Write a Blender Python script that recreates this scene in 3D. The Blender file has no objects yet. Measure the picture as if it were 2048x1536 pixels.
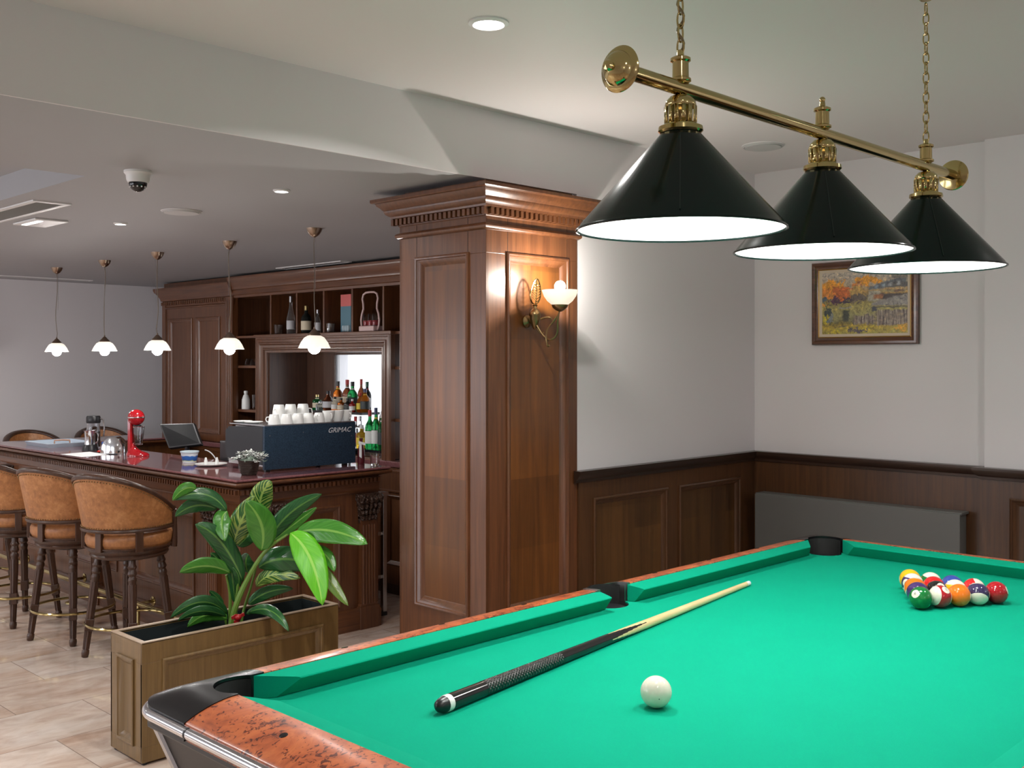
import bpy, bmesh, math, random
from mathutils import Vector, Matrix
from math import pi, sin, cos, radians as R
random.seed(7)
SC = bpy.context.scene
COL = SC.collection
D = bpy.data
EYE = 1.65
FPX = 2090.0
YAW = R(44.432)
SY, CY = sin(YAW), cos(YAW)

# ------------------------------------------------------------------ calibration helpers
def at(px, py, d):
    "world point seen at pixel (px,py) at depth d metres"
    l = (px - 1024) / FPX * d
    return Vector((d * CY + l * SY, d * SY - l * CY, EYE - (py - 722) / FPX * d))

# ------------------------------------------------------------------ mesh builder
class MB:
    def __init__(s):
        s.v = []; s.f = []; s.m = []; s.uv = {}
    def add(s, vs, fs, mi=0):
        o = len(s.v)
        s.v.extend([tuple(p) for p in vs])
        for f in fs:
            s.f.append(tuple(i + o for i in f)); s.m.append(mi)
        return o
    def box(s, x0, x1, y0, y1, z0, z1, mi=0):
        vs = [(x0,y0,z0),(x1,y0,z0),(x1,y1,z0),(x0,y1,z0),(x0,y0,z1),(x1,y0,z1),(x1,y1,z1),(x0,y1,z1)]
        s.add(vs, [(0,3,2,1),(4,5,6,7),(0,1,5,4),(1,2,6,5),(2,3,7,6),(3,0,4,7)], mi)
        return s
    def obox(s, c, ax, ay, az, mi=0):
        "oriented box: centre and three half-axis vectors"
        c, ax, ay, az = map(Vector, (c, ax, ay, az))
        vs = [c - ax - ay - az, c + ax - ay - az, c + ax + ay - az, c - ax + ay - az,
              c - ax - ay + az, c + ax - ay + az, c + ax + ay + az, c - ax + ay + az]
        s.add(vs, [(0,3,2,1),(4,5,6,7),(0,1,5,4),(1,2,6,5),(2,3,7,6),(3,0,4,7)], mi)
        return s
    def lathe(s, prof, c=(0,0,0), ax=(0,0,1), n=32, mi=0, cap=True, a0=0, a1=2*pi):
        "prof: [(r, h)] along axis ax from c"
        c = Vector(c); az = Vector(ax).normalized()
        t = Vector((1,0,0)) if abs(az.x) < .9 else Vector((0,1,0))
        u = az.cross(t).normalized(); w = az.cross(u)
        full = abs(a1 - a0) > 6.28
        m = n if full else n + 1
        vs = []
        for r, h in prof:
            for k in range(m):
                a = a0 + (a1 - a0) * k / n
                vs.append(c + az * h + u * (r * cos(a)) + w * (r * sin(a)))
        fs = []
        for i in range(len(prof) - 1):
            for k in range(n):
                k2 = (k + 1) % m
                fs.append((i*m+k, i*m+k2, (i+1)*m+k2, (i+1)*m+k))
        if cap and full:
            if prof[0][0] > 1e-6: fs.append(tuple(reversed(range(m))))
            if prof[-1][0] > 1e-6: fs.append(tuple(range((len(prof)-1)*m, len(prof)*m)))
        s.add(vs, fs, mi)
        return s
    def tube(s, pts, r, n=10, mi=0, closed=False, radii=None):
        pts = [Vector(p) for p in pts]
        N = len(pts); rings = []
        up = None
        for i, p in enumerate(pts):
            if closed: t = pts[(i+1) % N] - pts[i-1]
            else: t = pts[min(i+1, N-1)] - pts[max(i-1, 0)]
            t = t.normalized()
            if up is None:
                up = Vector((0,0,1)) if abs(t.z) < .9 else Vector((1,0,0))
            u = (up - t * up.dot(t)).normalized(); up = u
            w = t.cross(u)
            rr = radii[i] if radii else r
            rings.append([p + u * (rr*cos(2*pi*k/n)) + w * (rr*sin(2*pi*k/n)) for k in range(n)])
        vs = [q for ring in rings for q in ring]; fs = []
        M = N if closed else N - 1
        for i in range(M):
            j = (i + 1) % N
            for k in range(n):
                k2 = (k + 1) % n
                fs.append((i*n+k, i*n+k2, j*n+k2, j*n+k))
        if not closed:
            fs.append(tuple(reversed(range(n)))); fs.append(tuple(range((N-1)*n, N*n)))
        s.add(vs, fs, mi)
        return s
    def frame(s, O, U, V, u0, u1, v0, v1, prof, mi=0, N=None, fill=None):
        "mitred moulding around a rectangle; prof = [(inset, height)]; fill = height of a closing panel at the last inset"
        O, U, V = Vector(O), Vector(U), Vector(V)
        N = Vector(N) if N else U.cross(V)
        vs = []
        for t, h in prof:
            for (u, v) in ((u0+t, v0+t), (u1-t, v0+t), (u1-t, v1-t), (u0+t, v1-t)):
                vs.append(O + U*u + V*v + N*h)
        fs = []
        for i in range(len(prof) - 1):
            for k in range(4):
                k2 = (k + 1) % 4
                fs.append((i*4+k, i*4+k2, (i+1)*4+k2, (i+1)*4+k))
        if fill is not None:
            b = (len(prof) - 1) * 4
            fs.append((b, b+1, b+2, b+3))
        s.add(vs, fs, mi)
        return s
    def strip(s, p0, p1, N, prof, mi=0, up=(0,0,1), e0=0, e1=0):
        "straight moulding from p0 to p1, closed profile [(out, up)]; e0/e1 mitre amount per unit out"
        p0, p1, N, up = Vector(p0), Vector(p1), Vector(N), Vector(up)
        T = (p1 - p0).normalized()
        n = len(prof)
        vs = [p0 + N*a + up*b - T*(a*e0) for a, b in prof] + [p1 + N*a + up*b + T*(a*e1) for a, b in prof]
        fs = [(k, (k+1) % n, n + (k+1) % n, n + k) for k in range(n)]
        fs += [tuple(reversed(range(n))), tuple(range(n, 2*n))]
        s.add(vs, fs, mi)
        return s
    def ring(s, x0, x1, y0, y1, prof, mi=0):
        "moulding wrapped round a rectangular plan; prof = [(out, z)]"
        vs = []
        for o, z in prof:
            vs += [(x0-o,y0-o,z),(x1+o,y0-o,z),(x1+o,y1+o,z),(x0-o,y1+o,z)]
        fs = []
        for i in range(len(prof)-1):
            for k in range(4):
                k2 = (k+1) % 4
                fs.append((i*4+k, i*4+k2, (i+1)*4+k2, (i+1)*4+k))
        b = (len(prof)-1)*4
        fs.append((b,b+1,b+2,b+3)); fs.append((3,2,1,0))
        s.add(vs, fs, mi)
        return s
    def prism(s, pts, z0, z1, mi=0):
        n = len(pts)
        vs = [(x,y,z0) for x,y in pts] + [(x,y,z1) for x,y in pts]
        fs = [(k,(k+1)%n,n+(k+1)%n,n+k) for k in range(n)] + [tuple(reversed(range(n))), tuple(range(n,2*n))]
        s.add(vs, fs, mi)
        return s
    def sphere(s, c, r, n=24, m=14, sc=(1,1,1), mi=0):
        c = Vector(c); vs = [c + Vector((0,0,-r*sc[2]))]
        for i in range(1, m):
            a = pi*i/m - pi/2
            for k in range(n):
                b = 2*pi*k/n
                vs.append(c + Vector((r*cos(a)*cos(b)*sc[0], r*cos(a)*sin(b)*sc[1], r*sin(a)*sc[2])))
        vs.append(c + Vector((0,0,r*sc[2]))); top = len(vs)-1
        fs = [(0, 1+(k+1)%n, 1+k) for k in range(n)]
        for i in range(m-2):
            for k in range(n):
                k2=(k+1)%n
                fs.append((1+i*n+k,1+i*n+k2,1+(i+1)*n+k2,1+(i+1)*n+k))
        b = 1+(m-2)*n
        fs += [(b+k, b+(k+1)%n, top) for k in range(n)]
        s.add(vs, fs, mi)
        return s
    def build(s, name, mats, parent=None, smooth=35, bevel=0, label=None, fixn=True, sub=0, solid=0):
        me = D.meshes.new(name)
        me.from_pydata(s.v, [], s.f)
        if not isinstance(mats, (list, tuple)): mats = [mats]
        for m in mats: me.materials.append(m)
        me.polygons.foreach_set('material_index', s.m)
        if s.uv:
            ul = me.uv_layers.new(name='UVMap')
            for lp in me.loops:
                ul.data[lp.index].uv = s.uv.get(lp.vertex_index, (0,0))
        if fixn:
            bm = bmesh.new(); bm.from_mesh(me)
            bmesh.ops.recalc_face_normals(bm, faces=bm.faces)
            bm.to_mesh(me); bm.free()
        if smooth:
            me.shade_smooth()
            me.set_sharp_from_angle(angle=R(smooth))
        me.validate()
        o = D.objects.new(name, me)
        COL.objects.link(o)
        if parent is not None: o.parent = parent
        if solid:
            q = o.modifiers.new('Solidify', 'SOLIDIFY'); q.thickness = solid; q.offset = 0
        if bevel:
            q = o.modifiers.new('Bevel', 'BEVEL'); q.width = bevel; q.segments = 2; q.limit_method = 'ANGLE'; q.angle_limit = R(35)
            q.harden_normals = False
        if sub:
            q = o.modifiers.new('Subsurf', 'SUBSURF'); q.levels = sub; q.render_levels = sub
        if label: o['label'] = label
        return o

def tag(o, label, cat, group=None, kind=None):
    o['label'] = label; o['category'] = cat
    if group: o['group'] = group
    if kind: o['kind'] = kind
    return o
def struct(o, kind='structure'):
    o['kind'] = kind
    return o
def thing(name, label, cat, group=None):
    o = D.objects.new(name, None); COL.objects.link(o)
    o.empty_display_size = .05
    return tag(o, label, cat, group)
def settle(root, loc, rz=0):
    "move the origin of a thing built in world space to its base point"
    loc = Vector(loc)
    def rec(o):
        if o.type == 'MESH': o.data.transform(Matrix.Translation(-loc))
        for c in o.children: rec(c)
    rec(root)
    root.location = loc; root.rotation_euler.z = rz
    return root
def place(root, loc, rot=(0,0,0)):
    root.location = Vector(loc); root.rotation_euler = rot
    return root
def copy_tree(o, parent=None):
    c = o.copy(); COL.objects.link(c); c.parent = parent
    for ch in o.children: copy_tree(ch, c)
    return c
def dup(o, loc, rz=None, label=None):
    c = copy_tree(o); c.location = Vector(loc)
    if rz is not None: c.rotation_euler.z = rz
    if label: c['label'] = label
    return c
def bez(p0, p1, p2, n=10):
    p0, p1, p2 = Vector(p0), Vector(p1), Vector(p2)
    return [p0*(1-t)**2 + p1*2*t*(1-t) + p2*t*t for t in [k/n for k in range(n+1)]]

# ------------------------------------------------------------------ materials
def newmat(name):
    m = D.materials.new(name); m.use_nodes = True
    nt = m.node_tree
    b = nt.nodes['Principled BSDF']
    return m, nt, b
def pbr(name, col, rough=.5, metal=0, **kw):
    m, nt, b = newmat(name)
    b.inputs['Base Color'].default_value = (*col, 1)
    b.inputs['Roughness'].default_value = rough
    b.inputs['Metallic'].default_value = metal
    for k, v in kw.items():
        b.inputs[k.replace('_', ' ')].default_value = v
    return m
def N(nt, t, **kw):
    n = nt.nodes.new(t)
    for k, v in kw.items(): setattr(n, k, v)
    return n
def ramp(nt, stops, interp='LINEAR'):
    r = N(nt, 'ShaderNodeValToRGB'); cr = r.color_ramp; cr.interpolation = interp
    while len(cr.elements) < len(stops): cr.elements.new(.5)
    for e, (p, c) in zip(cr.elements, stops):
        e.position = p; e.color = (*c, 1)
    return r
def objcoord(nt, scale=(1,1,1), rot=(0,0,0)):
    tc = N(nt, 'ShaderNodeTexCoord'); mp = N(nt, 'ShaderNodeMapping')
    mp.inputs['Scale'].default_value = scale; mp.inputs['Rotation'].default_value = rot
    nt.links.new(tc.outputs['Object'], mp.inputs['Vector'])
    return mp
def noise(nt, vec, scale, detail=4, rough=.55, dist=0):
    n = N(nt, 'ShaderNodeTexNoise')
    n.inputs['Scale'].default_value = scale; n.inputs['Detail'].default_value = detail
    n.inputs['Roughness'].default_value = rough; n.inputs['Distortion'].default_value = dist
    if vec is not None: nt.links.new(vec, n.inputs['Vector'])
    return n
def bump(nt, b, h, strength=.2, dist=.002):
    bp = N(nt, 'ShaderNodeBump'); bp.inputs['Strength'].default_value = strength; bp.inputs['Distance'].default_value = dist
    nt.links.new(h, bp.inputs['Height']); nt.links.new(bp.outputs['Normal'], b.inputs['Normal'])

def wood(name, dark, light, axis='z', rough=.38, coat=.45, scale=1.0, bs=.12, patch=0):
    m, nt, b = newmat(name)
    st = {'z': (34, 34, 1.6), 'x': (1.6, 34, 34), 'y': (34, 1.6, 34)}[axis]
    mp = objcoord(nt, tuple(q*scale for q in st))
    n1 = noise(nt, mp.outputs[0], 1.6, 6, .62, .6)
    mp2 = objcoord(nt, (2.2, 2.2, 1.1))
    n2 = noise(nt, mp2.outputs[0], 1.3, 3)
    mx = N(nt, 'ShaderNodeMath', operation='ADD'); mx.use_clamp = True
    m2 = N(nt, 'ShaderNodeMath', operation='MULTIPLY_ADD'); m2.inputs[1].default_value = .45; m2.inputs[2].default_value = -.22
    nt.links.new(n2.outputs[0], m2.inputs[0])
    nt.links.new(n1.outputs[0], mx.inputs[0]); nt.links.new(m2.outputs[0], mx.inputs[1])
    r = ramp(nt, [(.28, dark), (.72, light)])
    nt.links.new(mx.outputs[0], r.inputs[0]); colr = r.outputs[0]
    if patch:   # squares of veneer laid in different directions
        tc = N(nt, 'ShaderNodeTexCoord'); sp = N(nt, 'ShaderNodeSeparateXYZ'); nt.links.new(tc.outputs['Object'], sp.inputs[0])
        ad = N(nt, 'ShaderNodeMath', operation='ADD'); nt.links.new(sp.outputs[0], ad.inputs[0]); nt.links.new(sp.outputs[1], ad.inputs[1])
        cb = N(nt, 'ShaderNodeCombineXYZ'); nt.links.new(ad.outputs[0], cb.inputs[0]); nt.links.new(sp.outputs[2], cb.inputs[1])
        br = N(nt, 'ShaderNodeTexBrick'); br.offset = .0; br.inputs['Scale'].default_value = 1; br.inputs['Mortar Size'].default_value = 0
        br.inputs['Brick Width'].default_value = .255; br.inputs['Row Height'].default_value = .29
        br.inputs['Color1'].default_value = (.62,.60,.58,1); br.inputs['Color2'].default_value = (1.25,1.25,1.2,1)
        nt.links.new(cb.outputs[0], br.inputs['Vector'])
        ml = N(nt, 'ShaderNodeMix', data_type='RGBA', blend_type='MULTIPLY'); ml.inputs[0].default_value = patch
        nt.links.new(colr, ml.inputs[6]); nt.links.new(br.outputs['Color'], ml.inputs[7]); colr = ml.outputs[2]
    nt.links.new(colr, b.inputs['Base Color'])
    b.inputs['Roughness'].default_value = rough
    b.inputs['Coat Weight'].default_value = coat; b.inputs['Coat Roughness'].default_value = .22
    bump(nt, b, n1.outputs[0], bs, .001)
    return m

WOOD = wood('mahogany', (.075, .025, .009), (.16, .058, .020))
WOODX = wood('mahogany_x', (.075, .025, .009), (.16, .058, .020), 'x')
WOODY = wood('mahogany_y', (.075, .025, .009), (.16, .058, .020), 'y')
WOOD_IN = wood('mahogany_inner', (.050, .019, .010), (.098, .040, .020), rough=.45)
WOOD_WARM = wood('burr_veneer', (.085, .028, .006), (.20, .068, .012), scale=.5, patch=.8)
WOOD_WS = wood('wainscot_wood', (.046, .018, .006), (.098, .040, .013), coat=.2)
WOOD_WP = wood('wainscot_veneer', (.050, .021, .006), (.120, .052, .014), scale=.5, coat=.2, patch=.9)
WOOD_DK = wood('dark_rail_wood', (.018, .009, .006), (.036, .017, .010), 'x')
WOOD_DKY = wood('dark_rail_wood_y', (.022, .010, .006), (.045, .020, .011), 'y')
WOOD_STOOL = wood('stool_wood', (.038, .015, .008), (.080, .033, .016), coat=.15)
PLANTW = wood('planter_oak', (.125, .070, .020), (.20, .118, .038), rough=.38)

def paint(name, col, rough=.6, sc=60):
    m, nt, b = newmat(name)
    mp = objcoord(nt); n = noise(nt, mp.outputs[0], sc, 3)
    b.inputs['Base Color'].default_value = (*col, 1); b.inputs['Roughness'].default_value = rough
    bump(nt, b, n.outputs[0], .06, .001)
    return m
WALLW = paint('white_wall_paint', (.69, .667, .68))
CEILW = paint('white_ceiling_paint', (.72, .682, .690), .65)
CEILL = paint('dimmed_ceiling_paint', (.36, .362, .375), .65)  # ceiling paint darkened to stand in for weaker light on the low ceiling
WALLG = paint('grey_far_wall_paint', (.66, .645, .665))
PLASTIC_W = pbr('white_plastic', (.75, .75, .75), .35)
BLACKP = pbr('black_plastic', (.012, .012, .014), .35)
BLACKG = pbr('black_gloss', (.008, .008, .010), .12)
CHROME = pbr('chrome', (.72, .73, .75), .12, 1)
STEEL = pbr('steel', (.55, .56, .58), .25, 1)
BRASS = pbr('polished_brass', (.50, .40, .18), .12, 1)
BRASS_D = pbr('aged_brass', (.28, .19, .09), .30, 1)
BRASS_P = pbr('pendant_brass', (.32, .24, .18), .28, 1)
def emit(name, col, s):
    m, nt, b = newmat(name)
    b.inputs['Base Color'].default_value = (*col, 1)
    b.inputs['Emission Color'].default_value = (*col, 1); b.inputs['Emission Strength'].default_value = s
    return m
def glass(name, col=(1,1,1), rough=.02, ior=1.45):
    return pbr(name, col, rough, 0, Transmission_Weight=1.0, IOR=ior)
GLASS = glass('clear_glass')
def opal(name, col, trans=.6, s=0.0):
    m, nt, b = newmat(name)
    nt.nodes.remove(b)
    out = nt.nodes['Material Output']
    d = N(nt, 'ShaderNodeBsdfDiffuse'); t = N(nt, 'ShaderNodeBsdfTranslucent'); g = N(nt, 'ShaderNodeBsdfGlossy')
    for q in (d, t): q.inputs['Color'].default_value = (*col, 1)
    g.inputs['Roughness'].default_value = .15
    m1 = N(nt, 'ShaderNodeMixShader'); m1.inputs[0].default_value = trans
    m2 = N(nt, 'ShaderNodeMixShader'); m2.inputs[0].default_value = .04
    nt.links.new(d.outputs[0], m1.inputs[1]); nt.links.new(t.outputs[0], m1.inputs[2])
    nt.links.new(m1.outputs[0], m2.inputs[1]); nt.links.new(g.outputs[0], m2.inputs[2])
    nt.links.new(m2.outputs[0], out.inputs['Surface'])
    return m
OPAL = opal('opal_glass', (.98, .96, .92))

def leather():
    m, nt, b = newmat('tan_leather')
    mp = objcoord(nt, (1,1,1))
    n1 = noise(nt, mp.outputs[0], 7, 8, .68, .4)
    n2 = noise(nt, mp.outputs[0], 38, 4, .7)
    mx = N(nt, 'ShaderNodeMix', data_type='FLOAT'); mx.inputs[0].default_value = .45
    nt.links.new(n1.outputs[0], mx.inputs[2]); nt.links.new(n2.outputs[0], mx.inputs[3])
    r = ramp(nt, [(.32, (.20, .075, .030)), (.52, (.40, .165, .055)), (.68, (.58, .28, .11))])
    nt.links.new(mx.outputs[0], r.inputs[0]); nt.links.new(r.outputs[0], b.inputs['Base Color'])
    b.inputs['Roughness'].default_value = .42
    bump(nt, b, n2.outputs[0], .25, .002)
    return m
LEATHER = leather()

def marble():
    m, nt, b = newmat('marble_tiles')
    mp = objcoord(nt)
    br = N(nt, 'ShaderNodeTexBrick'); br.offset = .5
    br.inputs['Scale'].default_value = 1; br.inputs['Mortar Size'].default_value = .0022
    br.inputs['Brick Width'].default_value = .62; br.inputs['Row Height'].default_value = .46
    br.inputs['Color1'].default_value = (.2,.2,.2,1); br.inputs['Color2'].default_value = (.8,.8,.8,1); br.inputs['Mortar'].default_value = (.5,.5,.5,1)
    nt.links.new(mp.outputs[0], br.inputs['Vector'])
    # vein space shifted per tile
    vm = N(nt, 'ShaderNodeVectorMath', operation='MULTIPLY_ADD'); vm.inputs[1].default_value = (3.1, 2.3, 5.7)
    nt.links.new(br.outputs['Color'], vm.inputs[0]); nt.links.new(mp.outputs[0], vm.inputs[2])
    mp2 = N(nt, 'ShaderNodeMapping'); mp2.inputs['Rotation'].default_value = (0,0,R(70)); mp2.inputs['Scale'].default_value = (.75, 1.7, 1)
    nt.links.new(vm.outputs[0], mp2.inputs['Vector'])
    n1 = noise(nt, mp2.outputs[0], 1.1, 9, .60, 1.0)
    n2 = noise(nt, mp2.outputs[0], 5.5, 6, .6, .8)
    r = ramp(nt, [(.30, (.42, .27, .19)), (.42, (.58, .44, .35)), (.55, (.66, .55, .47)), (.70, (.72, .64, .58)), (.80, (.58, .44, .34))])
    nt.links.new(n1.outputs[0], r.inputs[0])
    r2 = ramp(nt, [(.35, (.70,.62,.58)), (.6, (1,1,1))])
    nt.links.new(n2.outputs[0], r2.inputs[0])
    mm = N(nt, 'ShaderNodeMix', data_type='RGBA', blend_type='MULTIPLY'); mm.inputs[0].default_value = .7
    nt.links.new(r.outputs[0], mm.inputs[6]); nt.links.new(r2.outputs[0], mm.inputs[7])
    m3 = N(nt, 'ShaderNodeMix', data_type='RGBA'); m3.inputs[7].default_value = (.30, .23, .19, 1)
    nt.links.new(br.outputs['Fac'], m3.inputs[0]); nt.links.new(mm.outputs[2], m3.inputs[6])
    nt.links.new(m3.outputs[2], b.inputs['Base Color'])
    b.inputs['Roughness'].default_value = .09
    return m
MARBLE = marble()

def stonetop():
    m, nt, b = newmat('red_stone_worktop')
    mp = objcoord(nt); n = noise(nt, mp.outputs[0], 90, 5, .7); n2 = noise(nt, mp.outputs[0], 3, 5, .6, 1)
    mx = N(nt, 'ShaderNodeMix', data_type='FLOAT'); mx.inputs[0].default_value = .4
    nt.links.new(n.outputs[0], mx.inputs[2]); nt.links.new(n2.outputs[0], mx.inputs[3])
    r = ramp(nt, [(.35, (.12, .040, .045)), (.65, (.27, .115, .12))])
    nt.links.new(mx.outputs[0], r.inputs[0]); nt.links.new(r.outputs[0], b.inputs['Base Color'])
    b.inputs['Roughness'].default_value = .09; b.inputs['Coat Weight'].default_value = .5
    b.inputs['Coat Roughness'].default_value = .05
    return m
STONE = stonetop()

def burl():
    m, nt, b = newmat('burl_wood')
    mp = objcoord(nt)
    n1 = noise(nt, mp.outputs[0], 9, 7, .65, 1.6)
    r = ramp(nt, [(.30, (.20, .040, .012)), (.50, (.42, .095, .026)), (.70, (.58, .17, .05))])
    nt.links.new(n1.outputs[0], r.inputs[0])
    n2 = noise(nt, mp.outputs[0], 75, 3, .62, .9)
    n3 = noise(nt, mp.outputs[0], 9, 3, .6)
    md = N(nt, 'ShaderNodeMath', operation='MULTIPLY_ADD'); md.inputs[1].default_value = .42; 
    nt.links.new(n3.outputs[0], md.inputs[0]); nt.links.new(n2.outputs[0], md.inputs[2])
    r2 = ramp(nt, [(.775, (1,1,1)), (.84, (.22, .12, .13))])
    nt.links.new(md.outputs[0], r2.inputs[0])
    mm = N(nt, 'ShaderNodeMix', data_type='RGBA', blend_type='MULTIPLY'); mm.inputs[0].default_value = 1
    nt.links.new(r.outputs[0], mm.inputs[6]); nt.links.new(r2.outputs[0], mm.inputs[7])
    nt.links.new(mm.outputs[2], b.inputs['Base Color'])
    b.inputs['Roughness'].default_value = .38; b.inputs['Coat Weight'].default_value = .3; b.inputs['Coat Roughness'].default_value = .2
    return m
BURL = burl()

def felt(name, c1, c2):
    m, nt, b = newmat(name)
    mp = objcoord(nt); n = noise(nt, mp.outputs[0], 700, 2, .5); n2 = noise(nt, mp.outputs[0], 5, 3)
    mx = N(nt, 'ShaderNodeMix', data_type='FLOAT'); mx.inputs[0].default_value = .3
    nt.links.new(n.outputs[0], mx.inputs[2]); nt.links.new(n2.outputs[0], mx.inputs[3])
    r = ramp(nt, [(.3, c1), (.7, c2)])
    nt.links.new(mx.outputs[0], r.inputs[0]); nt.links.new(r.outputs[0], b.inputs['Base Color'])
    b.inputs['Roughness'].default_value = .95
    b.inputs['Specular IOR Level'].default_value = .1
    bump(nt, b, n.outputs[0], .15, .0006)
    return m
FELT = felt('green_baize', (.000, .262, .155), (.000, .30, .178))

# ------------------------------------------------------------------ camera
cam = D.cameras.new('camera'); camo = D.objects.new('camera', cam); COL.objects.link(camo)
cam.sensor_width = 36; cam.sensor_fit = 'HORIZONTAL'; cam.lens = 36 * FPX / 2048
cam.shift_x = 0; cam.shift_y = -46 / 2048
cam.clip_start = .05
camo.location = (0, 0, EYE)
camo.rotation_euler = (R(90), 0, math.atan2(CY, SY) * -1 + 0)
# forward = (CY, SY); Blender camera looks along -Z, with rot z = angle from +Y
camo.rotation_euler = (R(90), 0, -math.atan2(CY, SY))
SC.camera = camo
SC.view_settings.view_transform = 'Standard'; SC.view_settings.look = 'None'
SC.view_settings.gamma = 1; SC.view_settings.use_curve_mapping = False
SC.view_settings.exposure = 0.1

wd = D.worlds.new('world'); SC.world = wd; wd.use_nodes = True
wd.node_tree.nodes['Background'].inputs[0].default_value = (.93,.96,1,1); wd.node_tree.nodes['Background'].inputs[1].default_value = 2.4
SC.cycles.sample_clamp_indirect = 4
SC.cycles.use_denoising = True
SC.cycles.use_adaptive_sampling = True; SC.cycles.adaptive_threshold = .04
SC.cycles.max_bounces = 9; SC.cycles.diffuse_bounces = 5; SC.cycles.transmission_bounces = 8; SC.cycles.transparent_max_bounces = 8
# ================================================================== ROOM SHELL
ZL, ZH = 2.381, 2.655
X0, X1, Y0, Y1 = -2.2, 5.15, -2.0, 9.75
struct(MB().box(X0, 5.3, Y0, Y1, -.1, 0).build('floor', MARBLE))
c = MB().box(X0, 5.3, Y0, 3.14, ZH, ZH+.1)
struct(c.build('ceiling', CEILW))
# lower ceiling over the bar with a shallow recess at the left
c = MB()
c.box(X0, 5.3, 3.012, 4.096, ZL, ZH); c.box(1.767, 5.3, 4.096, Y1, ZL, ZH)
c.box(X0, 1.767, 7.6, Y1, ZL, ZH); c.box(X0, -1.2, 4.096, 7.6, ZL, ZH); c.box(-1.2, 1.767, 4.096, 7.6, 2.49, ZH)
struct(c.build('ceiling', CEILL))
struct(MB().box(X0, 5.3, 3.004, 3.0118, ZL, ZH).build('trim_1', CEILW, label='white face of the dropped ceiling above the wooden pillar'))
struct(MB().box(3.45, 5.3, 3.02, 3.5, 0, ZL).box(3.469, 5.3, 3.0045, 3.02, 1.131, ZL).build('wall_right', WALLW))
w = MB().box(4.93, 5.3, Y0, 3.02, 0, ZH).box(4.89, 4.93, Y0, 1.79, 0, ZH)
struct(w.build('wall_back', WALLW))
# wall behind the bar, with a window opening
WY0, WY1, WZ0, WZ1 = 5.2, 7.12, 1.0, 1.735
w = MB()
w.box(5.15, 5.3, 3.5, WY0, 0, ZL); w.box(5.15, 5.3, WY1, Y1, 0, ZL); w.box(5.15, 5.3, WY0, WY1, 0, WZ0); w.box(5.15, 5.3, WY0, WY1, WZ1, ZL)
struct(w.build('wall_bar', WALLG))
struct(MB().box(X0, 5.3, Y1, Y1+.12, 0, ZH).build('wall_far', WALLG))
struct(MB().box(X0-.12, X0, Y0, Y1, 0, ZH+.1).build('wall_left', WALLW))
struct(MB().box(X0, 5.3, Y0-.12, Y0, 0, ZH+.1).build('wall_front', WALLW))

# window behind the back bar with a sheer curtain
wn = struct(MB().frame((5.17,0,0), (0,1,0), (0,0,1), WY0, WY1, WZ0, WZ1, [(0,0),(0,.03),(.03,.03),(.03,0)], N=(1,0,0)).build('window_1', PLASTIC_W))
MB().box(5.185, 5.189, WY0+.03, WY1-.03, WZ0+.03, WZ1-.03).build('pane', GLASS, wn)
def curtain_mat():
    m, nt, b = newmat('sheer_curtain'); nt.nodes.remove(b)
    out = nt.nodes['Material Output']
    tr = N(nt, 'ShaderNodeBsdfTransparent'); tl = N(nt, 'ShaderNodeBsdfTranslucent'); df = N(nt, 'ShaderNodeBsdfDiffuse')
    tl.inputs[0].default_value = (.95,.96,1,1); df.inputs[0].default_value = (.85,.85,.88,1)
    a = N(nt, 'ShaderNodeMixShader'); a.inputs[0].default_value = .4
    c2 = N(nt, 'ShaderNodeMixShader'); c2.inputs[0].default_value = .55
    nt.links.new(tl.outputs[0], a.inputs[1]); nt.links.new(df.outputs[0], a.inputs[2])
    nt.links.new(tr.outputs[0], c2.inputs[1]); nt.links.new(a.outputs[0], c2.inputs[2])
    nt.links.new(c2.outputs[0], out.inputs['Surface'])
    return m
cm = MB(); n = 160; vs = []
for k in range(n+1):
    y = WY0 + .01 + (WY1 - WY0 - .02)*k/n
    x = 5.158 + .007*sin(k*.9) + .004*sin(k*.37)
    vs += [(x, y, WZ0+.01), (x, y, WZ1-.005)]
cm.add(vs, [(2*k, 2*k+2, 2*k+3, 2*k+1) for k in range(n)])
cu = cm.build('sheer_curtain', curtain_mat(), fixn=False)
tag(cu, 'white sheer curtain hanging in the bright window behind the back bar', 'curtain')

# ------------------------------------------------------------------ wood panelling helpers
MOULD = [(-.008,0),(-.008,.007),(-.002,.011),(.004,.009),(.007,.004),(.012,.002),(.028,-.013),(.034,-.016)]
MOULD_S = [(-.005,0),(-.005,.005),(0,.008),(.004,.004),(.018,-.009),(.022,-.0115)]
def panels(mb, O, U, V, Nn, u0, u1, v0, v1, opens, t=.016, va=None, vb=None):
    "boards of thickness t on the face O,U,V leaving openings [(ua,ub)] between va and vb"
    O, U, V, Nn = map(Vector, (O, U, V, Nn))
    def bd(a, b, c, d):
        if b - a < 1e-4 or d - c < 1e-4: return
        cen = O + U*((a+b)/2) + V*((c+d)/2) + Nn*(t/2)
        mb.obox(cen, U*((b-a)/2), V*((d-c)/2), Nn*(t/2))
    bd(u0, u1, vb, v1); bd(u0, u1, v0, va)
    e = u0
    for a, b in sorted(opens):
        bd(e, a, va, vb); e = b
    bd(e, u1, va, vb)
def mould(mb, O, U, V, Nn, a, b, va, vb, t=.016, prof=MOULD):
    O = Vector(O) + Vector(Nn)*t
    mb.frame(O, U, V, a, b, va, vb, prof, N=Nn)

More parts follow.
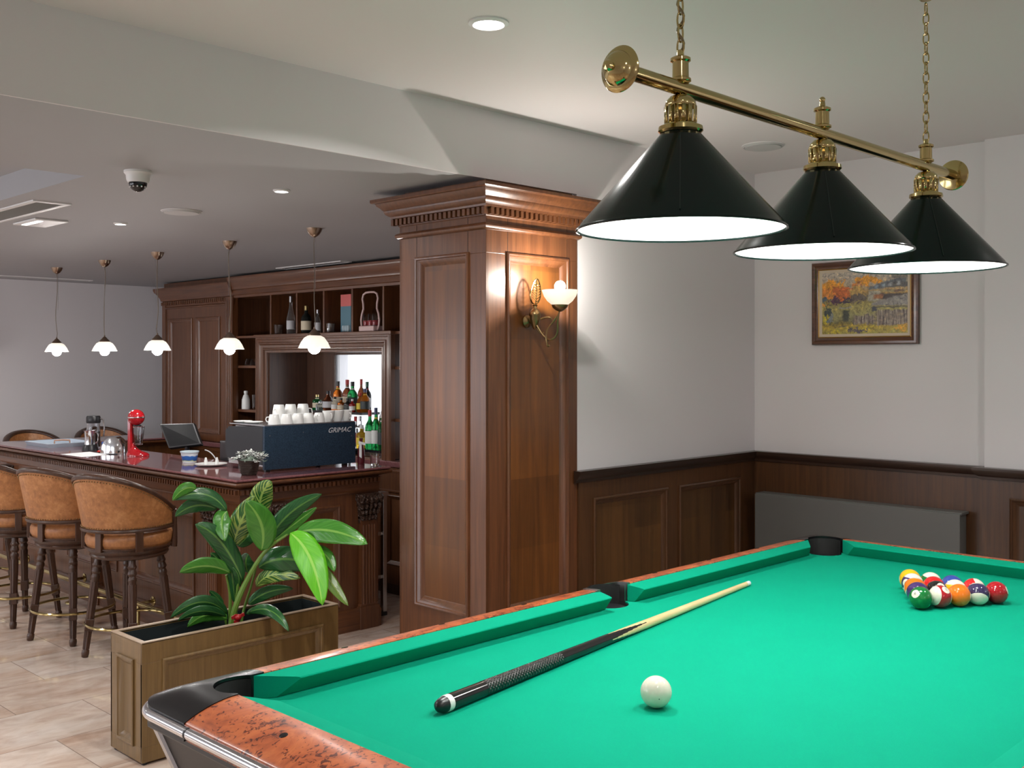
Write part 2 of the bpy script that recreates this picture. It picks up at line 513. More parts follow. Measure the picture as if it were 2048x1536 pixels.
# ------------------------------------------------------------------ panelled pillar
CX0, CX1, CY0, CY1 = 2.911, 3.468, 3.0, 3.54
col = thing('panelled_pillar', 'square wooden pillar with panelled sides and a dentilled crown, between bar and billiard corner', 'pillar')
tk = .016
MB().box(CX0+tk, CX1-tk, CY0+tk, CY1-tk, 0, ZL).build('core_panel', WOOD_WARM, col)
b = MB(); mo = MB()
UL, UR = (0,1,0), (1,0,0)
P0, P1 = .614, 2.085
# left face (towards -x): u = y ; front face (towards -y): u = x
panels(b, (CX0+tk,0,0), UL, (0,0,1), (-1,0,0), CY0, CY1, 0, 2.25, [(3.105,3.425)], tk, P0, P1)
panels(b, (0,CY0+tk,0), UR, (0,0,1), (0,-1,0), CX0+.0005, CX1, 0, 2.25, [(3.035,3.40)], tk, P0, P1)
panels(b, (CX1-tk,0,0), UL, (0,0,1), (1,0,0), CY0+.02, CY1, 0, 2.25, [(3.105,3.425)], tk, P0, P1)
panels(b, (0,CY1-tk,0), UR, (0,0,1), (0,1,0), CX0, CX1, 0, 2.25, [(3.035,3.40)], tk, P0, P1)
b.build('casing', WOOD, col, smooth=0, bevel=.0012)
mould(mo, (CX0+tk,0,0), UL, (0,0,1), (-1,0,0), 3.105, 3.425, P0, P1)
mould(mo, (0,CY0+tk,0), UR, (0,0,1), (0,-1,0), 3.035, 3.40, P0, P1)
mo.build('panel_moulding', WOOD, col)
g = MB()   # seams of the stiles above the panels, thin dark grooves set into the boards
for y in (3.105, 3.425): g.box(CX0-.0006, CX0+.002, y-.001, y+.001, P1+.01, 2.235)
for x in (3.035, 3.40): g.box(x-.001, x+.001, CY0-.0006, CY0+.002, P1+.01, 2.235)
g.build('seam', pbr('dark_seam', (.012,.006,.004), .8), col, smooth=0)
MB().ring(CX0, CX1, CY0, CY1, [(0,2.178),(.006,2.180),(.014,2.187),(.016,2.194),(.012,2.201),(.004,2.205),(0,2.207)]).build('neck_bead', WOOD, col)
MB().ring(CX0, CX1, CY0, CY1, [(0,2.232),(.004,2.236),(.006,2.264),(.028,2.268),(.030,2.276),(.036,2.280),(.045,2.287),(.050,2.297),(.050,2.303),(.054,2.305),(.060,2.313),(.071,2.322),(.076,2.332),(.088,2.334),(.092,2.338),(.092,2.350),(0,2.356)]).build('crown_moulding', WOOD, col)
de = MB(); st = .0285
y = CY0 - .014
while y < CY1 + .02:
    de.box(CX0-.023, CX0-.002, y, y+.016, 2.239, 2.266); de.box(CX1+.002, CX1+.023, y, y+.016, 2.239, 2.266); y += st
x = CX0 + .008
while x < CX1 + .02:
    de.box(x, x+.016, CY0-.023, CY0-.002, 2.239, 2.266); de.box(x, x+.016, CY1+.002, CY1+.023, 2.239, 2.266); x += st
de.build('dentils', WOOD, col, smooth=0)
MB().ring(CX0, CX1, CY0, CY1, [(0,0),(.018,0),(.018,.10),(.010,.115),(0,.118)]).build('plinth', WOOD, col)
settle(col, ((CX0+CX1)/2, (CY0+CY1)/2, 0))

# ------------------------------------------------------------------ wainscot (room trim)
RAILP = [(0,1.116),(.010,1.118),(.012,1.130),(.020,1.136),(.030,1.150),(.034,1.158),(.034,1.170),(0,1.1715)]
def rail(nm, p0, p1, Nn, mat, e0=0, e1=0):
    return MB().strip(p0, p1, Nn, RAILP, e0=e0, e1=e1).build(nm, mat)
ws = MB(); wb = MB(); wm = MB()
XW = 4.91
wb.box(CX1, XW+.02, 3.004, 3.02, 0, 1.13)
panels(ws, (0,3.004,0), UR, (0,0,1), (0,-1,0), CX1, XW, 0, 1.13, [(3.572,4.112),(4.22,4.758)], .012, .20, 1.034)
for a_, b_ in ((3.572,4.112),(4.22,4.758)):
    mould(wm, (0,3.004,0), UR, (0,0,1), (0,-1,0), a_, b_, .20, 1.034, .012, MOULD)
t2 = struct(ws.build('trim_2', WOOD_WS, smooth=0, label='panelled wainscot on the wall beside the pillar'))
wb.build('panel', WOOD_WP, t2, smooth=0); wm.build('panel_moulding', WOOD_WS, t2)
struct(rail('trim_3', (CX1-.03,2.992,0), (XW,2.992,0), (0,-1,0), WOOD_DK, e1=-1))
# back wall wainscot
ws = MB(); wb = MB(); wm = MB()
wb.box(XW, 4.93, Y0, 2.992, 0, 1.13); wb.box(4.87, 4.89, Y0, 1.79, 0, 1.13); wb.box(4.87, 4.915, 1.75, 1.79, 0, 1.13)
ws.box(XW-.006, XW, 1.79, 2.992, 0, 1.13)
panels(ws, (4.87,0,0), UL, (0,0,1), (-1,0,0), Y0, 1.79, 0, 1.13, [(-1.9,-.85),(-.75,.42),(.52,1.66)], .012, .20, 1.034)
for a_, b_ in ((-1.9,-.85),(-.75,.42),(.52,1.66)):
    mould(wm, (4.87,0,0), UL, (0,0,1), (-1,0,0), a_, b_, .20, 1.034, .012)
t4 = struct(ws.build('trim_4', WOOD_WS, smooth=0, label='wooden wainscot on the wall behind the radiator'))
wb.build('panel', WOOD_WP, t4, smooth=0); wm.build('panel_moulding', WOOD_WS, t4)
struct(rail('trim_5', (XW-.006,2.992,0), (XW-.006,1.79,0), (-1,0,0), WOOD_DKY, e0=-1))
struct(rail('trim_6', (4.858,1.79,0), (4.858,Y0,0), (-1,0,0), WOOD_DKY, e0=1))

# ------------------------------------------------------------------ radiator
rad = thing('radiator', 'flat grey panel radiator on the wall behind the billiard table', 'radiator')
RG = pbr('radiator_grey', (.115,.115,.107), .5)
MB().box(4.800, 4.812, 1.865, 2.925, .22, .955).build('front_panel', RG, rad, bevel=.003, smooth=0)
MB().box(4.812, 4.895, 1.872, 2.918, .23, .948).build('casing', RG, rad, bevel=.003, smooth=0)
tg = MB().box(4.812, 4.900, 1.862, 2.928, .948, .960)
tg.build('top_grille', RG, rad, bevel=.002, smooth=0)
for y in (2.07, 2.72): MB().box(4.88, 4.912, y-.02, y+.02, .3, .9).build('wall_bracket', RG, rad, smooth=0)
for y in (1.95, 2.05): MB().tube([(4.85,y,.0),(4.85,y,.24)], .011).build('pipe', RG, rad)
settle(rad, (4.85, 2.4, 0))

# ------------------------------------------------------------------ painting
pic = thing('framed_painting', 'painting of autumn village houses in a brown wooden frame on the white wall', 'picture')
PY0, PY1, PZ0, PZ1 = 2.104, 2.657, 1.732, 2.150
FRW = wood('picture_frame_wood', (.055,.018,.008), (.14,.05,.018), 'y', rough=.25, coat=.5)
MB().frame((4.93,0,0), (0,1,0), (0,0,1), PY0, PY1, PZ0, PZ1, [(0,0),(0,.022),(.006,.030),(.016,.031),(.026,.022),(.034,.019)], N=(-1,0,0)).build('frame', FRW, pic)
MB().frame((4.93,0,0), (0,1,0), (0,0,1), PY0+.034, PY1-.034, PZ0+.034, PZ1-.034, [(0,.019),(.003,.021),(.006,.017)], N=(-1,0,0)).build('gilt_slip', pbr('gilt', (.45,.27,.08), .3, .8), pic)
MB().frame((4.93,0,0), (0,1,0), (0,0,1), PY0+.040, PY1-.040, PZ0+.040, PZ1-.040, [(0,.017),(.003,.018),(.016,.012)], N=(-1,0,0)).build('liner', pbr('linen_liner', (.62,.52,.40), .8), pic)
def canvas_mat():
    m, nt, b = newmat('oil_painting')
    tc = N(nt, 'ShaderNodeTexCoord'); sp = N(nt, 'ShaderNodeSeparateXYZ')
    nt.links.new(tc.outputs['Generated'], sp.inputs[0])
    def math1(op, a, bb=None, clamp=False):
        q = N(nt, 'ShaderNodeMath', operation=op); q.use_clamp = clamp
        for i, v in enumerate((a, bb)):
            if v is None: continue
            if isinstance(v, (int, float)): q.inputs[i].default_value = v
            else: nt.links.new(v, q.inputs[i])
        return q.outputs[0]
    U = math1('SUBTRACT', 1.0, sp.outputs['Y']); V = sp.outputs['Z']
    mp = objcoord(nt); n1 = noise(nt, mp.outputs[0], 22, 6, .7, 1.2); n2 = noise(nt, mp.outputs[0], 60, 5, .75, .6); n3 = noise(nt, mp.outputs[0], 11, 3, .6, .8)
    J = math1('MULTIPLY', math1('SUBTRACT', n1.outputs[0], .5), .34)
    J2 = math1('MULTIPLY', math1('SUBTRACT', n3.outputs[0], .5), .5)
    Vj = math1('ADD', V, J); Uj = math1('ADD', U, J2)
    def mixc(f, a, bb, mode='MIX'):
        q = N(nt, 'ShaderNodeMix', data_type='RGBA', blend_type=mode)
        if isinstance(f, (int, float)): q.inputs[0].default_value = f
        else: nt.links.new(f, q.inputs[0])
        for i, v in ((6, a), (7, bb)):
            if isinstance(v, tuple): q.inputs[i].default_value = (*v, 1)
            else: nt.links.new(v, q.inputs[i])
        return q.outputs[2]
    # v bands: grass, meadow, hedge, sky
    r = ramp(nt, [(.0,(.40,.36,.08)),(.12,(.48,.34,.04)),(.20,(.16,.14,.05)),(.28,(.36,.33,.14)),(.40,(.42,.36,.12)),(.50,(.34,.28,.08)),(.56,(.20,.16,.08)),(.64,(.50,.30,.08)),(.76,(.46,.36,.24)),(.9,(.52,.44,.36)),(1,(.50,.44,.38))])
    nt.links.new(Vj, r.inputs[0]); cl = r.outputs[0]
    na = noise(nt, mp.outputs[0], 34, 4, .7, .8); mpb = objcoord(nt); mpb.inputs['Location'].default_value = (3.1,5.2,1.7); nb = noise(nt, mpb.outputs[0], 34, 4, .7, .8)
    Ud = math1('ADD', U, math1('MULTIPLY', math1('SUBTRACT', na.outputs[0], .5), .30)); Vd = math1('ADD', V, math1('MULTIPLY', math1('SUBTRACT', nb.outputs[0], .5), .34))
    def blob(u0, v0, ru, rv, col, soft=4.0, amt=1.6):
        nonlocal cl
        a_ = math1('DIVIDE', math1('SUBTRACT', Ud, u0), ru); b_ = math1('DIVIDE', math1('SUBTRACT', Vd, v0), rv)
        d2 = math1('ADD', math1('MULTIPLY', a_, a_), math1('MULTIPLY', b_, b_))
        k = math1('MULTIPLY', math1('SUBTRACT', math1('SUBTRACT', 1.0, d2), math1('MULTIPLY', J, -amt*2)), soft, True)
        cl = mixc(k, cl, col)
    def poly(u0, u1, v0, v1, col, sl0=0.0, sl1=0.0, soft=45, jit=.25):
        "region u0..u1 between the lines v0+sl0*(u-u0) and v1+sl1*(u-u0)"
        nonlocal cl
        du = math1('SUBTRACT', U, u0); Jj = math1('MULTIPLY', J, jit)
        k1 = math1('MULTIPLY', math1('ADD', du, Jj), soft, True); k2 = math1('MULTIPLY', math1('SUBTRACT', math1('SUBTRACT', u1, U), Jj), soft, True)
        lo = math1('ADD', math1('MULTIPLY', du, sl0), v0); hi = math1('ADD', math1('MULTIPLY', du, sl1), v1)
        k3 = math1('MULTIPLY', math1('ADD', math1('SUBTRACT', V, lo), Jj), soft, True); k4 = math1('MULTIPLY', math1('SUBTRACT', math1('SUBTRACT', hi, V), Jj), soft, True)
        cl = mixc(math1('MULTIPLY', math1('MULTIPLY', k1, k2), math1('MULTIPLY', k3, k4)), cl, col)
    blob(.13,.74,.17,.15,(.80,.34,.03)); blob(.22,.66,.16,.11,(.62,.15,.03)); blob(.08,.66,.09,.08,(.72,.26,.04)); blob(.56,.84,.16,.07,(.78,.34,.02)); blob(.42,.78,.06,.05,(.62,.22,.05)); blob(.42,.70,.10,.05,(.55,.35,.10))
    blob(.16,.54,.05,.09,(.09,.03,.07)); blob(.30,.54,.12,.035,(.05,.03,.06)); blob(.45,.57,.09,.07,(.14,.11,.09)); blob(.03,.57,.06,.05,(.09,.13,.18))
    poly(.54,.70,.50,.68,(.46,.42,.32)); poly(.66,1.1,.52,.63,(.07,.05,.05)); poly(.60,.72,.53,.62,(.42,.16,.06))
    poly(.55,.99,.68,.74,(.13,.15,.17), .10,.38); poly(.76,1.1,.70,.80,(.10,.10,.10)); poly(.80,1.1,.84,.92,(.20,.18,.15))
    for k, u in enumerate((.62,.69,.77,.86)): poly(u,u+.055,.70+.01*k,.765+.014*k,(.26,.34,.42) if k < 2 else (.45,.46,.48))
    poly(.68,.99,.635,.69,(.34,.29,.15)); poly(.84,.97,.635,.69,(.20,.11,.07)); poly(.58,1.1,.43,.50,(.30,.28,.26),-.03,.30,40); poly(.82,1.1,.45,.60,(.33,.31,.29),-.03,-.30,40); poly(.60,1.1,.395,.435,(.05,.05,.07)); poly(.58,.66,.34,.44,(.05,.06,.09))
    wv = N(nt, 'ShaderNodeTexNoise'); wmp = objcoord(nt, (1, 90, 9)); nt.links.new(wmp.outputs[0], wv.inputs['Vector']); wv.inputs['Scale'].default_value = 1.6; wv.inputs['Detail'].default_value = 4
    wr = ramp(nt, [(.35,(.06,.04,.05)),(.5,(.26,.20,.16)),(.66,(.48,.42,.34))]); nt.links.new(wv.outputs[0], wr.inputs[0])
    poly(.64,1.1,.12,.38,wr.outputs[0]); poly(.36,.66,.14,.33,wr.outputs[0],.0,.0,25,.8)
    poly(.24,.34,.20,.40,(.06,.07,.05)); poly(.20,.37,.395,.44,(.34,.34,.38),.12,.05); poly(.25,.27,.12,.30,(.12,.08,.06))
    blob(.07,.32,.04,.13,(.05,.07,.07)); blob(.10,.26,.035,.06,(.22,.25,.26)); blob(.04,.47,.035,.04,(.72,.28,.03)); blob(.04,.24,.03,.08,(.62,.50,.03))
    poly(.15,.32,.10,.13,(.05,.05,.07),.10,.16); blob(.42,.07,.12,.035,(.10,.08,.10)); blob(.93,.10,.07,.05,(.72,.38,.03)); blob(.55,.10,.10,.03,(.62,.48,.04)); blob(.17,.05,.05,.05,(.62,.50,.03))
    st = ramp(nt, [(.33,(.22,.20,.26)),(.47,(.85,.85,.85)),(.55,(1,1,1)),(.68,(2.0,1.8,1.3))])
    nt.links.new(n2.outputs[0], st.inputs[0])
    cl3 = mixc(.9, cl, st.outputs[0], 'MULTIPLY')
    nt.links.new(cl3, b.inputs['Base Color']); b.inputs['Roughness'].default_value = .45
    bump(nt, b, n2.outputs[0], .3, .001)
    return m
MB().box(4.917, 4.929, PY0+.050, PY1-.050, PZ0+.050, PZ1-.050).build('canvas', canvas_mat(), pic, smooth=0)
settle(pic, (4.93, (PY0+PY1)/2, (PZ0+PZ1)/2))

# ------------------------------------------------------------------ ceiling fixtures
LAMP = emit('lamp_lens', (1,.98,.95), 14)
def downlight(x, y, z, r, pw, label, grp):
    t = thing('downlight', label, 'ceiling light', grp)
    MB().lathe([(r, z), (r*1.0, z-.004), (r*.80, z-.009), (r*.72, z-.004), (r*.72, z+.0)], (x,y,0), n=40, cap=False).build('trim_ring', PLASTIC_W, t)
    MB().lathe([(0, z-.003), (r*.73, z-.003)], (x,y,0), n=32, cap=False).build('lens', LAMP, t, fixn=False)
    settle(t, (x,y,z))
    l = D.lights.new('downlight_lamp', 'AREA'); l.shape = 'DISK'; l.size = r*1.3; l.energy = pw; l.color = (1,.975,.94); l.spread = R(150)
    lo = D.objects.new('downlight_lamp', l); COL.objects.link(lo); lo.location = (x, y, z-.014)
    return t
downlight(2.168, 2.223, ZH, .060, 20, 'round recessed downlight in the high ceiling left of the billiard lamp', 'ceiling downlights')
downlight(2.50, 3.831, ZL, .036, 5, 'small downlight in the lower ceiling, right of the security camera', 'ceiling downlights')
downlight(2.501, 5.356, ZL, .036, 5, 'small downlight in the lower ceiling above the bar stools', 'ceiling downlights')
def speaker(x, y, z, r, label):
    t = thing('ceiling_speaker', label, 'speaker', 'round ceiling speakers')
    MB().lathe([(r, z), (r, z-.004), (r*.93, z-.010), (r*.86, z-.006), (r*.85, z-.012), (0, z-.016)], (x,y,0), n=48, cap=False).build('grille', paint('speaker_white', (.52,.52,.52), .7, 400), t)
    MB().lathe([(r*1.02, z), (r*1.02, z-.003), (r*.95, z-.004)], (x,y,0), n=48, cap=False).build('rim', PLASTIC_W, t)
    settle(t, (x,y,z))
speaker(4.30, 2.576, ZH, .096, 'round white ceiling speaker in the high ceiling above the billiard lamp')
speaker(2.509, 4.715, ZL, .095, 'round white ceiling speaker in the lower ceiling near the security camera')
# security dome camera
t = thing('ceiling_camera', 'white dome security camera with a black bubble under the lower ceiling', 'camera')
cx_, cy_ = 1.865, 3.845
MB().lathe([(.0,ZL),(.052,ZL),(.052,ZL-.008),(.045,ZL-.016),(.043,ZL-.034),(.038,ZL-.044),(.030,ZL-.046),(0,ZL-.046)], (cx_,cy_,0), n=36).build('housing', PLASTIC_W, t)
MB().sphere((cx_,cy_,ZL-.046), .034, n=28, m=16, sc=(1,1,1)).build('dome', BLACKG, t)
d = MB()
for k in range(12):
    a = 2*pi*k/12
    d.sphere((cx_+.0325*cos(a)*.93, cy_+.0325*sin(a)*.93, ZL-.046-.016), .0032, 8, 6)
d.build('infrared_ring', PLASTIC_W, t)
settle(t, (cx_,cy_,ZL))
# linear air grille, hatch and slot diffusers
t = thing('air_grille', 'white rectangular slatted air grille in the lower ceiling at the far left', 'air vent', 'ceiling air vents')
MB().frame((0,0,ZL), (1,0,0), (0,1,0), 1.860, 2.035, 4.86, 6.6, [(0,0),(0,.006),(.022,.008),(.026,.002)], N=(0,0,-1)).build('frame', PLASTIC_W, t)
sl = MB()
k = 4.89
while k < 6.57:
    sl.obox((1.9475, k, ZL-.003), (.062,0,0), (0,.004,.002), (0,-.0005,.001)); k += .016
sl.build('slats', pbr('vent_grey', (.35,.35,.35), .5), t, smooth=0)
MB().box(1.884, 2.011, 4.885, 6.575, ZL-.0008, ZL-.0003).build('backing', pbr('vent_dark', (.05,.05,.05), .8), t, smooth=0)
settle(t, (1.9475, 5.7, ZL))
t = thing('ceiling_luminaire', 'small flat white rectangular fitting in the lower ceiling left of the pendants', 'ceiling light')
MB().box(2.10, 2.27, 5.46, 5.76, ZL-.010, ZL-.0004).build('housing', PLASTIC_W, t, bevel=.003, smooth=0)
MB().box(2.13, 2.155, 5.50, 5.72, ZL-.013, ZL-.010).build('lens', emit('small_lens', (1,1,1), 1.6), t, smooth=0)
settle(t, (2.185, 5.61, ZL))
for i, (x0, x1, y0, y1, lb) in enumerate(((4.56,4.66,6.22,7.07,'white linear slot diffuser in the ceiling above the back bar'),(3.30,4.10,9.33,9.42,'white linear slot diffuser in the ceiling along the far wall'))):
    t = thing('slot_diffuser', lb, 'air vent', 'ceiling air vents')
    MB().frame((0,0,ZL), (1,0,0), (0,1,0), x0, x1, y0, y1, [(0,0),(0,.006),(.014,.007),(.018,.001)], N=(0,0,-1)).build('frame', PLASTIC_W, t)
    q = MB()
    if i == 0:
        for u in (.03,.055,.08): q.box(x0+u-.004, x0+u+.004, y0+.015, y1-.015, ZL-.005, ZL-.0004)
    else:
        for u in (.03,.05,.07): q.box(x0+.015, x1-.015, y0+u-.004, y0+u+.004, ZL-.005, ZL-.0004)
    q.build('slot_blade', pbr('blade_grey', (.10,.10,.10), .5), t, smooth=0)
    settle(t, ((x0+x1)/2, (y0+y1)/2, ZL))
# extra downlights added outside the frame to raise the room's brightness
for x, y in ((.9,.2),(3.6,.4)):
    downlight(x, y, ZH, .060, 9, 'extra downlight added for brightness in the high ceiling over the billiard corner, out of view', 'ceiling downlights')
for x, y in ((.4,3.7),(.3,6.6),(1.1,8.6)):
    downlight(x, y, ZL, .05, 24, 'extra downlight added for brightness in the lower ceiling left of the stools, out of view', 'ceiling downlights')
# ================================================================== BILLIARD TABLE
ZC = .9234            # cloth level
ZR = .975             # rail level
JX0, JX1, JY0, JY1 = 1.122, 3.700, .610, 1.968     # wood / cushion joint lines
SPX = 2.437           # side pocket
OUT = .12
def rz(d): return ZR - 2.08*d*d
tab = thing('billiard_table', 'billiard table with green cloth and burl wood rails, in the billiard corner', 'billiard table')

# cloth with pocket notches
def arc(cx, cy, r, a0, a1, n=16): return [(cx + r*cos(R(a0 + (a1-a0)*k/n)), cy + r*sin(R(a0 + (a1-a0)*k/n))) for k in range(n+1)]
PR = .062; OF = .043
corners = [(JX0+OF, JY1-OF, 0), (JX1-OF, JY1-OF, 1), (JX1-OF, JY0+OF, 2), (JX0+OF, JY0+OF, 3)]
path = []
# start left-bottom going clockwise seen from above:  near-left(x0,y1) -> far-left(x1,y1) -> (x1,y0) -> (x0,y0)
path += arc(JX0+OF, JY1-OF, PR, 226.1, 403.9)          # through the table side: 226 -> 360 -> 44
path += arc(SPX, JY1+.018, PR, 196.9, 343.1)
path += arc(JX1-OF, JY1-OF, PR, 136.1, 313.9)
path += arc(JX1-OF, JY0+OF, PR, 46.1, 223.9)
path += arc(SPX, JY0-.018, PR, 16.9, 163.1)
path += arc(JX0+OF, JY0+OF, PR, -43.9, 133.9)
cl_ = MB(); cl_.prism(path, ZC-.03, ZC)
cl_.build('cloth', FELT, tab, smooth=30)

# cushions
CP = [(-.004,ZR-.0015),(.018,ZR-.004),(.048,ZR-.0085),(.053,ZR-.0095),(.055,ZR-.0115),(.0547,ZR-.0135),(.026,ZC+.001),(-.004,ZC+.001)]
def cushion(p0, p1, Nn, e0, e1):
    MB().strip(p0, p1, Nn, CP, e0=e0, e1=e1).build('cushion', FELT, tab, smooth=20)
SG = .064
for y, s in ((JY1, -1), (JY0, 1)):
    cushion((JX0+.093, y, 0), (SPX-SG, y, 0), (0,s,0), -1.5, -.15)
    cushion((SPX+SG, y, 0), (JX1-.093, y, 0), (0,s,0), -.3, -1.5)
cushion((JX0, JY0+.093, 0), (JX0, JY1-.093, 0), (1,0,0), -1.3, -1.3)
cushion((JX1, JY0+.093, 0), (JX1, JY1-.093, 0), (-1,0,0), -1.3, -1.3)

# wooden rails (flat inside, falling away to the outer edge)
def railprof(): 
    top = [(d, rz(d)) for d in (0,.015,.03,.045,.06,.075,.09,.10,.11,.116)]
    return [(0, ZC-.012)] + top + [(.120, rz(.118)-.003), (.120, ZC+.006), (.116, ZC-.012)]
CE = .118             # casting length along the long rails from the joint corner
CS = .094
def wrail(p0, p1, Nn):
    MB().strip(p0, p1, Nn, railprof()).build('rail', BURL, tab, smooth=50)
for y, s in ((JY1, 1), (JY0, -1)):
    wrail((JX0+CE, y, 0), (SPX-.078, y, 0), (0,s,0)); wrail((SPX+.078, y, 0), (JX1-CE, y, 0), (0,s,0))
wrail((JX0, JY0+CS, 0), (JX0, JY1-CS, 0), (-1,0,0)); wrail((JX1, JY0+CS, 0), (JX1, JY1-CS, 0), (1,0,0))

# patches between an inner and an outer boundary, following the rail curve
def patch(inner, outer, zf, zin, zout, nt_=10):
    n = len(inner); vs = []; fs = []
    for (ix, iy), (ox, oy) in zip(inner, outer): vs.append((ix, iy, zin))
    for t in range(nt_+1):
        q = t/nt_
        for (ix, iy), (ox, oy) in zip(inner, outer):
            x = ix+(ox-ix)*q; y = iy+(oy-iy)*q
            vs.append((x, y, zf(x, y)))
    for (ox, oy) in outer: vs.append((ox, oy, zout))
    m = nt_+3
    for i in range(m-1):
        for k in range(n-1): fs.append((i*n+k, i*n+k+1, (i+1)*n+k+1, (i+1)*n+k))
    for k in range(n-1): fs.append((k, (m-1)*n+k, (m-1)*n+k+1, k+1))
    fs.append(tuple(i*n for i in range(m))); fs.append(tuple(reversed([i*n+n-1 for i in range(m)])))
    return MB().add(vs, fs), vs, fs
def resample(pts, n):
    L = [0]
    for a, b in zip(pts, pts[1:]): L.append(L[-1] + math.hypot(b[0]-a[0], b[1]-a[1]))
    out = []
    for k in range(n+1):
        s = L[-1]*k/n; i = 0
        while i < len(L)-2 and L[i+1] < s: i += 1
        t = (s-L[i])/max(1e-9, L[i+1]-L[i])
        out.append((pts[i][0]+(pts[i+1][0]-pts[i][0])*t, pts[i][1]+(pts[i+1][1]-pts[i][1])*t))
    return out
def zcast(x, y):
    dx = max(JX0-x, x-JX1, 0); dy = max(JY0-y, y-JY1, 0)
    d = (dx**4+dy**4)**.25
    return rz(min(d, .135)) + .002
def corner_cast(sx, sy):
    mx = (lambda x: x) if sx < 0 else (lambda x: JX0+JX1-x)
    my = (lambda y: y) if sy > 0 else (lambda y: JY0+JY1-y)
    rr = .085; xo, yo = JX0-OUT, JY1+OUT
    inner = [(JX0+CE, JY1)] + arc(JX0+OF, JY1-OF, PR, 43.9, 226.1, 24) + [(JX0, JY1-CS)]
    outer = [(JX0+CE, yo)] + arc(xo+rr, yo-rr, rr, 90, 180, 14) + [(xo, JY1-CS)]
    n = 40
    inner = resample(inner, n); outer = resample(outer, n)
    inner = [(mx(x), my(y)) for x, y in inner]; outer = [(mx(x), my(y)) for x, y in outer]
    _, vs, fs = patch(inner, outer, zcast, ZC-.01, ZC-.012)
    m = MB(); m.add(vs, fs); return m.build('corner_casting', BLACKC, tab, smooth=45)
BLACKC = pbr('black_casting', (.005,.005,.006), .27, 0, Specular_IOR_Level=.35)
for sx in (-1, 1):
    for sy in (1, -1): corner_cast(sx, sy)
# wooden bridge behind each side pocket + metal pocket iron
for s in (1, -1):
    Y = (lambda y: y) if s > 0 else (lambda y: JY0+JY1-y)
    inner = resample([(SPX-.078, JY1)] + arc(SPX, JY1+.018, .0735, 166, 14, 20) + [(SPX+.078, JY1)], 26)
    outer = resample([(SPX-.078, JY1+OUT), (SPX+.078, JY1+OUT)], 26)
    _, vs, fs = patch([(x, Y(y)) for x, y in inner], [(x, Y(y)) for x, y in outer], lambda x, y: zcast(x, y)-.002, ZC-.01, ZC-.012, 6)
    m = MB(); m.add(vs, fs); m.build('pocket_bridge', BURL, tab, smooth=45)
    inner = resample([(SPX-SG+.001, JY1-.004)] + arc(SPX, JY1+.018, .0635, 175, 5, 20) + [(SPX+SG-.001, JY1-.004)], 26)
    outer = resample([(SPX-.077, JY1-.004)] + arc(SPX, JY1+.018, .0750, 175, 5, 20) + [(SPX+.077, JY1-.004)], 26)
    _, vs, fs = patch([(x, Y(y)) for x, y in inner], [(x, Y(y)) for x, y in outer], lambda x, y: zcast(x, y)+.0015, ZC-.01, ZR-.02, 2)
    m = MB(); m.add(vs, fs); m.build('pocket_iron', pbr('pocket_metal', (.30,.29,.28), .3, 1) if s > 0 else D.materials['pocket_metal'], tab, smooth=45)
# pocket cups: black tubes open above
def cup(cx, cy, r, a0, a1):
    m = MB()
    m.lathe([(r, ZC-.15), (r, ZC-.004)], (cx,cy,0), n=36, cap=False)
    m.lathe([(r, ZC-.15), (0, ZC-.15)], (cx,cy,0), n=36, cap=False)
    m.lathe([(r+.0012, ZC-.006), (r+.0012, ZR-.006)], (cx,cy,0), n=26, cap=False, a0=R(a0), a1=R(a1))
    return m.build('pocket', RUBBER, tab, fixn=False)
RUBBER = pbr('black_rubber', (.006,.006,.006), .75)
# lathe frame: u = az x X = +Y, w = az x u = -X -> angle a maps to direction (-sin a, cos a)
for cx, cy, k in corners:
    a0 = {0: 43.9-90, 1: -46.1-90, 2: -136.1-90, 3: 133.9-90}[k]
    cup(cx, cy, PR-.004, a0, a0+182.2)
cup(SPX, JY1+.018, PR-.0005, -90+5, 90-5); cup(SPX, JY0-.018, PR-.0005, 90+5, 270-5)

# chrome trim round the edge with black joints
def rrect(o, r, z, n=10):
    pts = []
    for cx, cy, a in ((JX1+o-r, JY1+o-r, 0), (JX0-o+r, JY1+o-r, 90), (JX0-o+r, JY0-o+r, 180), (JX1+o-r, JY0-o+r, 270)):
        pts += [(cx+r*cos(R(a+90*k/n)), cy+r*sin(R(a+90*k/n)), z) for k in range(n+1)]
    return pts
MB().tube(rrect(OUT+.001, .088, ZC+.0085), .0115, n=14, closed=True).build('chrome_trim', CHROME, tab)
for (x, y, t_) in ((JX0-OUT-.001, JY1-CS-.02, 'y'), (JX0-OUT-.001, JY0+CS+.02, 'y'), (JX0+CE+.02, JY1+OUT+.001, 'x'), (JX1-CE-.02, JY1+OUT+.001, 'x')):
    m = MB(); ax = (0,1,0) if t_ == 'y' else (1,0,0)
    m.lathe([(.0122,-.0025),(.0122,.0025)], (x,y,ZC+.0085), ax, 16).build('trim_joint', BLACKP, tab)
